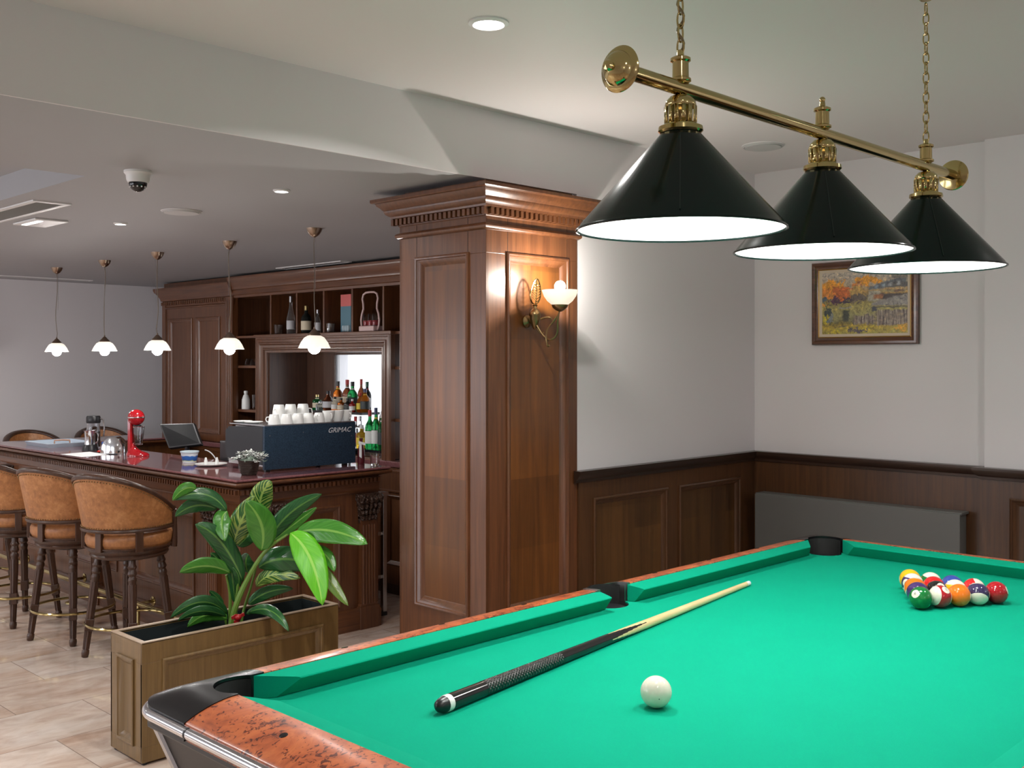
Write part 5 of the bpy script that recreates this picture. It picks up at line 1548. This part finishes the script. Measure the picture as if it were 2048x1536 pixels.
put(cupc, 3.892, 5.435, ztop, -100)
for i, (x, w) in enumerate(((3.962,'white cup in the middle of the right-hand row on the coffee machine'),(4.030,'white cup at the right end of the coffee machine top'))):
    dup(cupc, (x,5.435,ztop), R(90+i*180), w)
sau = MB().lathe([(0,0),(.03,0),(.055,.008),(.058,.012),(.052,.011),(0,.004)], n=32, cap=False).build('saucer', PORC, fixn=False)
tag(sau, 'white saucer lying on the far left corner of the coffee machine', 'saucer', 'saucers on the coffee machine'); put(sau, 3.455, 5.72, ztop)
s2 = dup(sau, (3.455,5.60,ztop), 0, 'white saucer lying behind the left cup on the coffee machine')

# flower pot
fp = thing('flower_pot', 'small dark woven pot of silvery white flowers on the counter corner', 'plant')
fx_, fy_ = 3.262, 5.335
def wickermat():
    m, nt, b = newmat('dark_wicker'); mp = objcoord(nt); w = N(nt, 'ShaderNodeTexWave'); w.bands_direction = 'Z'; w.inputs['Scale'].default_value = 45; w.inputs['Distortion'].default_value = 2
    nt.links.new(mp.outputs[0], w.inputs['Vector']); r = ramp(nt, [(.2,(.010,.006,.004)),(.8,(.060,.030,.018))]); nt.links.new(w.outputs[0], r.inputs[0]); nt.links.new(r.outputs[0], b.inputs['Base Color'])
    b.inputs['Roughness'].default_value = .6; bump(nt, b, w.outputs[0], .8, .004); return m
MB().lathe([(0,CT),(.042,CT),(.050,CT+.02),(.060,CT+.07),(.064,CT+.085),(.058,CT+.085),(.05,CT+.05),(0,CT+.05)], (fx_,fy_,0), n=32, cap=False).build('pot', wickermat(), fp, fixn=False)
rnd = random.Random(5)
SILV = pbr('silver_petals', (.62,.64,.60), .55); SAGE = pbr('sage_leaves', (.13,.17,.13), .6)
for k in range(34):
    a = rnd.uniform(0, 2*pi); rr = rnd.uniform(.010,.100); h = CT+.075+rnd.uniform(.01,.085)*(1-rr/.2)
    c_ = Vector((fx_+rr*cos(a), fy_+rr*sin(a), h)); q = MB()
    for j in range(6):
        b_ = 2*pi*j/6+rnd.uniform(-.3,.3); d_ = Vector((cos(b_), sin(b_), rnd.uniform(-.3,.6))).normalized(); s_ = Vector((-sin(b_), cos(b_), 0))*.0065
        p_ = c_+d_*.023
        q.add([c_, c_+d_*.009+s_, p_, c_+d_*.009-s_], [(0,1,2,3)])
    q.sphere(c_, .005, 8, 6)
    q.build('flower', SILV, fp, fixn=False, smooth=0, solid=.0012)
q = MB()
for k in range(60):
    a = rnd.uniform(0, 2*pi); rr = rnd.uniform(.02,.10); c_ = Vector((fx_+rr*cos(a), fy_+rr*sin(a), CT+.07+rnd.uniform(0,.06)))
    d_ = Vector((cos(a), sin(a), rnd.uniform(-.8,.8))).normalized()*.022; s_ = Vector((-sin(a), cos(a), rnd.uniform(-.5,.5)))*.006
    q.add([c_-d_, c_+s_, c_+d_, c_-s_], [(0,1,2,3)])
q.sphere((fx_,fy_,CT+.075), .055, 16, 10, (1,1,.6))
q.build('foliage', SAGE, fp, fixn=False, smooth=0)
settle(fp, (fx_, fy_, CT))
MB().tube
# saucer with small shakers, tub
t = thing('cruet_tray', 'white tray with two small white shakers on the counter left of the flower pot', 'tray')
MB().lathe([(0,CT),(.06,CT),(.095,.008+CT),(.10,CT+.014),(.09,CT+.012),(0,CT+.004)], (3.375,5.965,0), n=36, cap=False).build('dish', PORC, t, fixn=False)
for x, y in ((3.350,5.985),(3.405,5.945)): MB().lathe([(.010,CT+.005),(.011,CT+.03),(.007,CT+.042),(.006,CT+.05),(0,CT+.053)], (x,y,0), n=16).build('shaker', PORC, t)
settle(t, (3.375,5.965,CT))
t = thing('plastic_tub', 'blue and white printed plastic tub standing on the bar counter', 'tub')
def tubmat():
    m, nt, b = newmat('printed_tub'); mp = objcoord(nt); n = noise(nt, mp.outputs[0], 30, 3, .6)
    tc = N(nt, 'ShaderNodeTexCoord'); sp = N(nt, 'ShaderNodeSeparateXYZ'); nt.links.new(tc.outputs['Generated'], sp.inputs[0])
    md = N(nt, 'ShaderNodeMath', operation='MULTIPLY_ADD'); md.inputs[1].default_value = .35; nt.links.new(n.outputs[0], md.inputs[0]); nt.links.new(sp.outputs[2], md.inputs[2])
    r = ramp(nt, [(.30,(.75,.78,.80)),(.36,(.45,.55,.20)),(.44,(.02,.09,.35)),(.82,(.03,.15,.50)),(.88,(.70,.75,.80))]); nt.links.new(md.outputs[0], r.inputs[0]); nt.links.new(r.outputs[0], b.inputs['Base Color'])
    b.inputs['Roughness'].default_value = .35; return m
MB().lathe([(0,CT),(.044,CT),(.056,CT+.066)], (3.385,6.255,0), n=32, cap=False).build('tub_body', tubmat(), t, fixn=False)
MB().lathe([(.056,CT+.064),(.060,CT+.066),(.060,CT+.074),(.055,CT+.075),(0,CT+.074)], (3.385,6.255,0), n=32).build('lid', pbr('tub_lid', (.55,.66,.72), .3), t)
settle(t, (3.385,6.255,CT))
# red drink mixer
dm = thing('drink_mixer', 'red retro milkshake mixer with a round head and clear cup on the counter', 'mixer')
REDE = pbr('red_enamel', (.42,.010,.016), .12, 0, Coat_Weight=.6)
mx_, my_ = 3.355, 6.945
rt_ = Vector((.70,-.714,0)); tw = Vector((-.714,-.70,0))
c0 = Vector((mx_,my_,0))
def L3(a, b_, z): return c0+rt_*a+tw*b_+Vector((0,0,z))
# foot
m = MB(); n = 28; rings = []
for z, sc_ in ((CT,1),(CT+.010,1),(CT+.020,.92),(CT+.034,.62),(CT+.060,.36),(CT+.09,.27)):
    rings.append([L3(.012*(sc_) + .078*sc_*cos(2*pi*k/n), .058*sc_*sin(2*pi*k/n), z) - rt_*(.045*(1-sc_)) for k in range(n)])
vs = [p for r_ in rings for p in r_]; fs = [(i*n+k,i*n+(k+1)%n,(i+1)*n+(k+1)%n,(i+1)*n+k) for i in range(len(rings)-1) for k in range(n)]+[tuple(range((len(rings)-1)*n,len(rings)*n)), tuple(reversed(range(n)))]
m.add(vs, fs); m.build('foot', REDE, dm, smooth=50)
m = MB(); m.obox(L3(-.038,0,CT+.15), rt_*.017, tw*.024, Vector((0,0,.125))); m.build('column', REDE, dm, smooth=0, bevel=.012)
MB().sphere(L3(.000,0,CT+.268), .057, 28, 18, (1,1,.98)).build('head', REDE, dm)
MB().lathe([(.0575,-.004),(.0588,-.002),(.0588,.002),(.0575,.004)], L3(.000,0,CT+.268), n=36, cap=False).build('head_band', CHROME, dm, fixn=False)
MB().lathe([(.026,.204),(.022,.215)], L3(.012,0,CT), n=20).build('collar', BLACKP, dm)
MB().lathe([(.024,.078),(.028,.08),(.040,.205),(.042,.206),(.040,.204),(.026,.084),(0,.083)], L3(.016,0,CT), n=28, cap=False).build('cup', glass('mixer_cup', (.92,.94,.96), .05), dm, fixn=False)
MB().tube([L3(.012,0,CT+.21), L3(.014,0,CT+.11)], .004, n=8).build('spindle', CHROME, dm)
settle(dm, (mx_, my_, CT))
# chrome dome
m = MB(); cdx, cdy = 3.325, 7.215; vs = []; n = 20
cd = Vector((cdx,cdy,CT)); 
prof = [(-.083,0),(-.082,.03),(-.074,.066),(-.055,.100),(-.028,.120),(0,.127),(.028,.120),(.055,.100),(.074,.066),(.082,.03),(.083,0)]
for b_ in (-.05,-.044,.044,.05):
    k_ = .93 if abs(b_) > .047 else 1
    vs += [cd+rt_*(a*k_)+tw*b_+Vector((0,0,z*k_)) for a, z in prof]
n = len(prof)
fs = [(i*n+k,i*n+k+1,(i+1)*n+k+1,(i+1)*n+k) for i in range(3) for k in range(n-1)]+[tuple(range(n)), tuple(reversed(range(3*n,4*n)))]+[tuple([0,n,2*n,3*n]), tuple([n-1,2*n-1,3*n-1,4*n-1])]
m.add(vs, fs)
nd = thing('chrome_toaster', 'rounded shiny chrome appliance on the counter left of the red mixer', 'appliance')
m.build('shell', CHROME, nd, smooth=50)
MB().obox(cd+Vector((0,0,.003))+tw*.052, rt_*.04, tw*.002, Vector((0,0,.0)) if 0 else Vector((0,0,.003))).build('base', BLACKP, nd, smooth=0)
MB().sphere(cd+rt_*.050+tw*.056+Vector((0,0,.02)), .008, 12, 8).build('knob', BLACKP, nd)
settle(nd, cd)
# carafe and jug
ca = thing('glass_carafe', 'tall glass coffee carafe with black lid and chrome handle on the counter', 'carafe')
jx, jy = 3.43, 7.80
MB().lathe([(0,CT),(.050,CT),(.052,CT+.01),(.050,CT+.13),(.044,CT+.19),(.047,CT+.205),(.043,CT+.205),(.040,CT+.19),(.046,CT+.13),(.048,CT+.012),(0,CT+.010)], (jx,jy,0), n=32, cap=False).build('jar', glass('carafe_glass', (.9,.9,.92)), ca, fixn=False)
MB().lathe([(0,CT+.0105),(.0475,CT+.0125),(.0457,CT+.128),(0,CT+.128)], (jx,jy,0), n=32, cap=False).build('coffee', pbr('coffee', (.018,.010,.008), .1), ca, fixn=False)
MB().lathe([(.049,CT+.19),(.052,CT+.20),(.052,CT+.232),(.046,CT+.245),(0,CT+.248)], (jx,jy,0), n=32).build('lid', BLACKP, ca)
h0 = Vector((jx,jy,0))
MB().tube([h0+rt_*.046+Vector((0,0,CT+.225)), h0+rt_*.075+Vector((0,0,CT+.215)), h0+rt_*.084+Vector((0,0,CT+.15)), h0+rt_*.078+Vector((0,0,CT+.09))], .006, n=8).build('handle', CHROME, ca)
settle(ca, (jx,jy,CT))
ju = thing('steel_jug', 'small steel jug with a black base in front of the glass carafe', 'jug')
jx, jy = 3.318, 7.60
MB().lathe([(.040,CT+.045),(.037,CT+.10),(.042,CT+.145),(.045,CT+.15),(.041,CT+.148),(.035,CT+.10),(.036,CT+.048)], (jx,jy,0), n=32, cap=False).build('body', CHROME, ju, fixn=False)
MB().lathe([(0,CT),(.058,CT),(.054,CT+.02),(.041,CT+.046),(0,CT+.048)], (jx,jy,0), n=32).build('base', BLACKP, ju)
h0 = Vector((jx,jy,0))
MB().tube([h0+rt_*.040+Vector((0,0,CT+.14)), h0+rt_*.062+Vector((0,0,CT+.12)), h0+rt_*.056+Vector((0,0,CT+.07)), h0+rt_*.04+Vector((0,0,CT+.055))], .005, n=8).build('handle', CHROME, ju)
settle(ju, (jx,jy,CT))
t = thing('lighter', 'small blue and white bottle beside the steel jug on the counter', 'bottle')
MB().lathe([(0,CT),(.013,CT),(.013,CT+.045),(0,CT+.046)], (3.345,7.44,0), n=16).build('body', PLASTIC_W, t)
MB().lathe([(.0135,CT+.044),(.0135,CT+.065),(.008,CT+.072),(0,CT+.073)], (3.345,7.44,0), n=16).build('cap', pbr('blue_cap', (.02,.08,.30), .3), t)
t.name = 'small_bottle'; settle(t, (3.345,7.44,CT))
for i, (x, y, c_, w) in enumerate(((3.30,7.40,(.55,.02,.01),'red'),(3.315,7.355,(.75,.25,.02),'orange'),(3.335,7.30,(.35,.50,.03),'yellow green'))):
    o = MB().sphere((0,0,0), .014, 12, 8, (1.4,.8,.55)).build('wrapped_sweet', pbr('sweet_'+w.replace(' ','_'), c_, .3)); o.location = (x,y,CT+.0078); o.rotation_euler.z = i
    tag(o, 'small '+w+' wrapped sweet on the counter in front of the chrome appliance', 'sweet', 'wrapped sweets on the counter')
pp = MB(); pc = [(3.040,7.45),(3.270,7.50),(3.262,7.165),(3.052,7.125)]
pp.prism([(x,y) for x,y in reversed(pc)], BT+.0004, BT+.0016)
tag(pp.build('paper_sheet', pbr('paper', (.80,.80,.80), .7), smooth=0), 'white paper sheet lying on the red stone counter top', 'paper')
t = thing('serving_tray', 'shallow blue-white tray with a wooden handle at the far left of the counter', 'tray')
m = MB(); m.frame((3.20,8.06,CT),(1,0,0),(0,1,0),0,.34,0,.42,[(0,0),(-.012,.028),(-.006,.030),(.006,.004)],fill=.004,N=(0,0,1)); m.build('tray_body', pbr('tray_blue', (.40,.47,.55), .3), t, smooth=0, solid=.002)
MB().tube([(3.26,8.10,CT+.026),(3.26,8.10,CT+.05),(3.30,8.06,CT+.055),(3.36,8.06,CT+.05),(3.36,8.06,CT+.026)], .006, n=8).build('handle', pbr('tray_handle', (.45,.24,.15), .4), t)
settle(t, (3.37,8.27,CT))

# ================================================================== INSIDE THE BAR
wk = thing('service_worktop', 'low black worktop behind the bar counter carrying the till', 'worktop')
MB().box(3.63, 4.02, 5.88, 8.30, .02, .86).build('cupboard', BLACKP, wk, smooth=0)
MB().box(3.615, 4.04, 5.86, 8.32, .86, .885).build('top', pbr('black_worktop', (.010,.010,.011), .2), wk, smooth=0, bevel=.003)
settle(wk, (3.83,7.1,.02))
WT = .8855
mo_ = thing('till_monitor', 'black tilted till monitor on its stand behind the counter', 'monitor')
TL, TR, BRr, BL = at(318,847.5,7.62), at(388,845.5,7.50), at(403,888,7.34), at(337,896,7.46)
nn = (TR-TL).cross(BL-TL).normalized()
if nn.dot(CAMP-TL) < 0: nn = -nn
m = MB(); q = [TL,TR,BRr,BL]; m.add(q+[p-nn*.03 for p in q], [(0,1,2,3),(7,6,5,4),(0,4,5,1),(1,5,6,2),(2,6,7,3),(3,7,4,0)])
m.build('display_case', BLACKP, mo_, smooth=0, bevel=.005)
cen = (TL+TR+BRr+BL)/4
MB().add([cen+(p-cen)*.90+nn*.0008 for p in q], [(0,1,2,3)])
m = MB(); m.add([cen+(p-cen)*.90+nn*.0010 for p in q]+[cen+(p-cen)*.90+nn*.0002 for p in q], [(0,1,2,3),(7,6,5,4)]); m.build('screen', pbr('matt_screen', (.006,.006,.007), .5, 0, Specular_IOR_Level=.08), mo_, smooth=0)
bb = (BL+BRr)/2
MB().tube([bb+Vector((0,0,.03))-nn*.03, Vector((bb.x+.02,bb.y+.02,WT+.02))], .016, n=10).build('stand', BLACKP, mo_)
MB().box(bb.x-.08, bb.x+.10, bb.y-.06, bb.y+.11, WT, WT+.022).build('base', BLACKP, mo_, smooth=0, bevel=.004)
settle(mo_, (bb.x,bb.y,WT))
pr = thing('receipt_printer', 'black receipt printer between the till monitor and the coffee machine', 'printer')
pc_ = Vector((3.72, 6.02+.24, 1))
MB().box(pc_.x-.07,pc_.x+.07,pc_.y-.08,pc_.y+.08,WT,1.115).build('housing', BLACKP, pr, smooth=0, bevel=.008)
MB().box(pc_.x-.055,pc_.x+.055,pc_.y-.06,pc_.y+.02,1.115,1.135).build('lid', BLACKG, pr, smooth=0, bevel=.004)
settle(pr, (pc_.x,pc_.y,WT))
kb = MB().box(-.09,.09,-.20,.20,0,.03); 
ko = kb.build('keyboard', BLACKP, smooth=0, bevel=.006); ko.location = (3.74,6.52,WT+.0003); tag(ko, 'dark keyboard lying on the black worktop under the monitor', 'keyboard')
cb_ = [Vector(p) for p in ((3.70,6.62,1.03),(3.66,6.45,1.035),(3.68,6.42,.96),(3.70,6.40,.93))]
o = MB().tube(bez(cb_[0],cb_[1],cb_[2],8)+[cb_[3]], .004, n=6).build('cable', pbr('white_cable', (.55,.55,.55), .5)); tag(o, 'thin white cable curling behind the counter near the till', 'cable')

# ================================================================== BOTTLES AND SHELF THINGS
def bglass(name, col, t=.85): return pbr(name, col, .06, 0, Transmission_Weight=t, IOR=1.3)
GL = {'amber': bglass('amber_glass', (.50,.13,.015)), 'brown': bglass('brown_glass', (.16,.045,.018), .75), 'green': bglass('green_glass', (.015,.24,.06), .8), 'dark': bglass('dark_glass', (.02,.022,.02), .4),
      'orange': bglass('orange_liqueur', (.80,.28,.02)), 'clear': bglass('clear_bottle', (.9,.92,.93), .95), 'red': bglass('red_liqueur', (.50,.02,.015), .6), 'yellow': bglass('yellow_liqueur', (.85,.55,.04))}
CAPS = {'black': BLACKP, 'red': pbr('red_cap', (.40,.02,.02), .35), 'gold': BRASS, 'white': PLASTIC_W, 'green': pbr('green_cap', (.01,.08,.04), .35), 'blue': pbr('bluish_cap', (.05,.06,.14), .3), 'silver': STEEL}
LBS = {'cream': pbr('cream_label', (.62,.54,.40), .7), 'white': pbr('white_label', (.68,.68,.66), .7), 'yellow': pbr('yellow_label', (.70,.55,.06), .6), 'red': pbr('red_label', (.40,.03,.03), .6), 'dark': pbr('dark_label', (.03,.04,.04), .5), 'silver': pbr('silver_label', (.5,.5,.52), .4)}
def inrec(x, y, z): return x+.33, y*(x+.33)/x, EYE-(EYE-z)*(x+.33)/x
def bottle(x, y, z0, z1, r, col, capc, lab, label, grp, sh='wine', neckl=None):
    h = z1-z0; nr = r*.34
    if sh == 'wine': pr_ = [(0,0),(r*.9,0),(r,h*.03),(r,h*.55),(r*.85,h*.63),(nr*1.1,h*.74),(nr,h*.80),(nr,h*.93)]
    elif sh == 'square': pr_ = [(0,0),(r*.95,0),(r,h*.03),(r,h*.58),(r*.92,h*.64),(nr*1.3,h*.70),(nr,h*.75),(nr,h*.90)]
    elif sh == 'slim': pr_ = [(0,0),(r*.9,0),(r,h*.03),(r*.96,h*.42),(r*.6,h*.60),(nr*1.1,h*.72),(nr,h*.80),(nr,h*.93)]
    else: pr_ = [(0,0),(r*.8,0),(r,h*.12),(r,h*.42),(r*.7,h*.62),(nr*1.2,h*.72),(nr,h*.78),(nr,h*.90)]
    o = MB().lathe(pr_, n=22).build('liquor_bottle', GL[col])
    o.location = (x,y,z0); tag(o, label, 'bottle', grp)
    MB().lathe([(nr*1.12,h*.84),(nr*1.15,h*.995),(nr*.9,h),(0,h)], n=16).build('cap', CAPS[capc], o)
    if lab:
        MB().lathe([(r*1.012,h*.14),(r*1.012,h*.46 if sh!='slim' else h*.36)], n=22, cap=False).build('label', LBS[lab], o, fixn=False)
    if neckl:
        MB().lathe([(nr*1.25,h*.70),(nr*1.08,h*.77)], n=16, cap=False).build('neck_label', LBS[neckl], o, fixn=False)
    return o
# stepped bottle rack
rk_ = thing('bottle_rack', 'black two-level bottle rack on the back bar in front of the window', 'rack')
UZ, LZ2 = 1.262, 1.000
MB().box(4.80,4.97,6.28,7.10,UZ-.018,UZ).build('upper_shelf', BLACKG, rk_, smooth=0)
MB().box(4.73,4.97,5.94,7.12,LZ2-.018,LZ2).build('lower_shelf', BLACKG, rk_, smooth=0)
for y in (6.31,6.65,7.07): MB().box(4.955,4.97,y-.008,y+.008,LZ2,UZ-.018).build('riser', BLACKP, rk_, smooth=0)
for y in (5.97,6.50,7.08):
    MB().box(4.74,4.96,y-.01,y+.01,.9457,LZ2-.018).build('foot', BLACKP, rk_, smooth=0)
settle(rk_, (4.85,6.5,.9457))
G1 = 'bottles on the upper level of the bottle rack'; G2 = 'bottles on the lower level of the bottle rack'
UP = [ # y, top, r, glass, cap, label, text, x, shape, neck
 (6.483,1.400,.034,'green','gold','cream','small green bottle with a gold cap at the left end of the rack',4.54,'square','cream'),
 (6.405,1.352,.030,'clear','silver',None,'short clear bottle between the first two bottles of the rack',4.51,'square',None),
 (6.344,1.430,.042,'brown','black','silver','wide brown bottle with a thick black stopper, left part of the rack',4.54,'round',None),
 (6.250,1.502,.036,'amber','black','cream','tall amber bottle with black cap and yellow neck, left of the red-capped one',4.56,'wine','yellow'),
 (6.205,1.392,.027,'clear','black','white','short bottle with white label in front of the tall amber one',4.50,'square',None),
 (6.150,1.515,.036,'brown','red','cream','tall brown bottle with a red cap and cream label',4.57,'wine','white'),
 (6.130,1.385,.028,'amber','black','cream','short bottle with a cream label in front of the red-capped bottle',4.50,'square',None),
 (6.075,1.502,.037,'green','black','dark','tall green bottle with a brown-black cap in the middle of the rack',4.56,'wine','white'),
 (6.052,1.385,.028,'dark','black','dark','short dark bottle in front of the tall green one',4.50,'square',None),
 (6.025,1.520,.026,'brown','red','white','tall bottle with a red tip right behind the green one',4.60,'wine',None),
 (5.998,1.380,.023,'red','white','white','short red bottle with white label at the right of the front row',4.50,'square',None),
 (5.963,1.502,.030,'dark','green','silver','tall dark blue-green bottle with long dark cap',4.605,'wine','red'),
 (5.966,1.425,.026,'amber','red','yellow','amber bottle with a yellow label in front of the dark blue-green one',4.543,'round',None),
 (5.903,1.455,.034,'orange','blue','dark','orange liqueur bottle with bluish cap at the right end of the upper rack',4.54,'wine','yellow'),
]
for y, z1, r, g, c_, l_, tx, x, sh, nk in UP:
    x, y, z1 = inrec(x, y, z1); bottle(x, y, UZ+.0004, z1, r*1.07, g, c_, l_, tx, G1, sh, nk)
LO_ = [
 (5.712,1.400,.030,'dark','green','white','tall dark bottle rising behind the green ones',4.55,'wine',None),
 (5.640,1.410,.036,'yellow','black','yellow','yellow bottle with a double black cap at the right edge of the recess',4.55,'wine','yellow'),
 (5.745,1.312,.034,'green','red','white','green bottle with an orange-red cap, left of the front pair',4.46,'wine',None),
 (5.678,1.330,.031,'green','blue','white','large green bottle in the middle of the lower level',4.46,'wine','yellow'),
 (5.612,1.305,.030,'green','white','dark','green bottle with a white cap at the far right of the lower level',4.46,'wine','white'),
 (5.838,1.205,.038,'yellow','white','yellow','short bottle with a yellow label and white stopper below the upper shelf',4.46,'square',None),
 (5.905,1.262,.030,'clear','silver','silver','frosted clear bottle under the upper shelf beside the yellow one',4.50,'square',None),
 (5.960,1.258,.030,'clear','red','red','clear bottle with a red label under the upper shelf',4.50,'square',None),
]
for y, z1, r, g, c_, l_, tx, x, sh, nk in LO_:
    x, y, z1 = inrec(x, y, z1); bottle(x, y, LZ2+.0004, z1, r*1.05, g, c_, l_, tx, G2, sh, nk)
# red bag with white ribbon beside the machine, glass bowl
t = thing('gift_bottle', 'dark red wrapped bottle with a white ribbon right of the coffee machine', 'bottle')
gx, gy = 4.102, 5.375
g0 = Vector((0,0,0))
MB().lathe([(0,.0),(.022,.0),(.024,.02),(.022,.09),(.012,.125),(.010,.15),(.013,.165),(0,.167)], (gx,gy,CT), n=22).build('wrapping', pbr('dark_red_wrap', (.09,.006,.012), .35), t)
r_ = MB(); base_ = Vector((gx,gy,CT+.135))-rt_*0
r_.obox(base_+tw*.027+Vector((0,0,-.045)), rt_*.008+Vector((0,0,-.006)), tw*.002, Vector((0,0,.045))); r_.obox(base_+tw*.029+rt_*.010, rt_*.022+Vector((0,0,-.006)), tw*.002, Vector((0,0,.008)))
r_.build('ribbon', PLASTIC_W, t, smooth=0); settle(t, (gx,gy,CT))
# tumblers
def tumbler(x, y, z, r, h, label, mat=None, grp='glasses on the bar shelves', cut=True):
    o = MB().lathe([(0,0),(r*.82,0),(r*.85,h*.05),(r*.95,h*.6),(r,h),(r*.93,h),(r*.86,h*.5),(r*.76,h*.14),(0,h*.12)], n=12 if cut else 24, cap=False).build('tumbler', mat or GLASS, smooth=20 if cut else 35, fixn=False)
    o.location = (x,y,z); return tag(o, label, 'glass', grp)
SZ = 1.8624
tumbler(4.75,7.322,SZ,.038,.082,'cut glass tumbler on the top shelf left of the tall silver bottle')
tumbler(4.75,6.603,SZ,.035,.075,'plain glass tumbler on the top shelf left of the pink and blue box',cut=False)
tumbler(4.112,5.245,CT,.032,.072,'clear round glass at the right end of the bar counter top',None,'glasses on the bar shelves',False)
bottle(4.75,7.145,SZ,2.170,.034,'clear','silver','silver','tall clear bottle with silver label on the top shelf','bottles on the top shelf','slim')
bottle(4.75,6.93,SZ,2.085,.041,'dark','gold','cream','dark bottle with gold foil neck and cream label on the top shelf','bottles on the top shelf','wine')
bottle(4.75,6.775,SZ,2.050,.026,'clear','silver','silver','small faceted clear bottle on the top shelf behind the lamp','bottles on the top shelf','round')
t = thing('gift_box', 'upright box with a pink top and blue-grey lower part on the top shelf', 'box')
MB().box(4.80,4.86,6.415,6.545,SZ,SZ+.205).build('lower_part', pbr('box_blue', (.09,.20,.26), .5), t, smooth=0)
MB().box(4.80,4.86,6.415,6.545,SZ+.205,SZ+.295).build('upper_part', pbr('box_pink', (.62,.14,.13), .5), t, smooth=0)
m = MB()
for k in range(3): m.lathe([(0,0),(.012,0),(.016,.03),(.014,.045),(0,.046)], (4.798,6.44+.03*k,SZ+.012), n=12)
m.build('printed_glasses', pbr('box_print', (.40,.50,.55), .4), t); settle(t, (4.83,6.48,SZ))
# carrying frame with jars
t = thing('carry_basket', 'pale pink upright carrying frame holding small jars on the top shelf', 'basket')
P = []; cy_ = 6.115; x_ = 4.75
sh_ = [(-.085,.012),(-.102,.045),(-.108,.09),(-.098,.135),(-.080,.17),(-.082,.21),(-.092,.245),(-.080,.278),(-.05,.292),(0,.294),(.05,.292),(.080,.278),(.092,.245),(.082,.21),(.080,.17),(.098,.135),(.108,.09),(.102,.045),(.085,.012)]
for a, h in sh_: P.append((x_, cy_+a, SZ+h))
PK = pbr('pale_pink_plastic', (.62,.44,.42), .4)
m = MB()
for dx in (-.0,): m.tube(P, .0075, n=8)
m.build('loop', PK, t)
MB().box(x_-.04,x_+.05,cy_-.088,cy_+.088,SZ,SZ+.045).build('base', PK, t, smooth=0, bevel=.008)
settle(t, (x_,cy_,SZ))
for k in range(3):
    o = MB().lathe([(0,0),(.024,0),(.026,.02),(.026,.075),(.022,.085),(.024,.09)], n=20, cap=False).build('spice_jar', GLASS, fixn=False)
    MB().lathe([(0,.003),(.023,.004),(.024,.04),(0,.041)], n=16).build('contents', pbr('red_spice', (.40,.01,.02), .5), o)
    o.location = (x_+.005,cy_-.055+.052*k,SZ+.0455); tag(o, ('right','middle','left')[k]+' glass jar with red contents in the pink carrying frame', 'jar', 'jars in the carrying frame')
# left shelf column
S1, S2 = 1.6125, 1.2405
for k, (y, w) in enumerate(((7.86,'upturned glass cup on the middle side shelf, left one'),(7.78,'upturned glass cup on the middle side shelf, centre one'),(7.70,'upturned glass cup on the middle side shelf, right one'))):
    o = MB().lathe([(.034,0),(.030,.03),(.020,.055),(0,.058)], n=24, cap=False).build('glass_cup', GLASS, fixn=False); o.location = (4.80,y,S1); tag(o, w, 'glass', 'glasses on the bar shelves')
o = MB().lathe([(0,0),(.034,0),(.036,.01),(.034,.08),(.022,.115),(.014,.125),(.017,.14),(.016,.155),(0,.157)], n=24).build('ceramic_bottle', PORC); o.location = (4.78,7.868,S2); tag(o, 'small white ceramic bottle on the lower side shelf', 'bottle')
tumbler(4.80,7.735,S2,.036,.125,'tall glass on the lower side shelf beside the white bottle')
# ================================================================== ADDED FILL LIGHTING (invented windows and bare lights outside the frame)
def added_window(n, y0, y1, z0, z1, s):  # invented window on the unseen left wall, its glowing pane added for brightness
    w = struct(MB().frame((X0+.002,0,0),(0,1,0),(0,0,1),y0,y1,z0,z1,[(0,0),(0,.04),(.06,.04),(.06,.0)],N=(1,0,0)).build('window_%d' % n, PLASTIC_W))
    MB().box(X0+.004, X0+.008, y0+.06, y1-.06, z0+.06, z1-.06).build('pane', emit('added_glow_%d' % n, (.90,.93,1), s), w, smooth=0)
added_window(2, 3.6, 5.2, .75, 2.15, 4.4); added_window(3, 5.7, 7.3, .75, 2.15, 4.4); added_window(4, 7.8, 9.3, .75, 2.15, 4.4)
for loc, e in (((-1.6,-1.6,2.05),7),((1.4,-1.75,2.05),10),((4.2,-1.2,2.1),9)):  # bare point lights added behind the camera as fill, no lamp bodies
    plight('fill_light', loc, e, .10, (1,.95,.95))
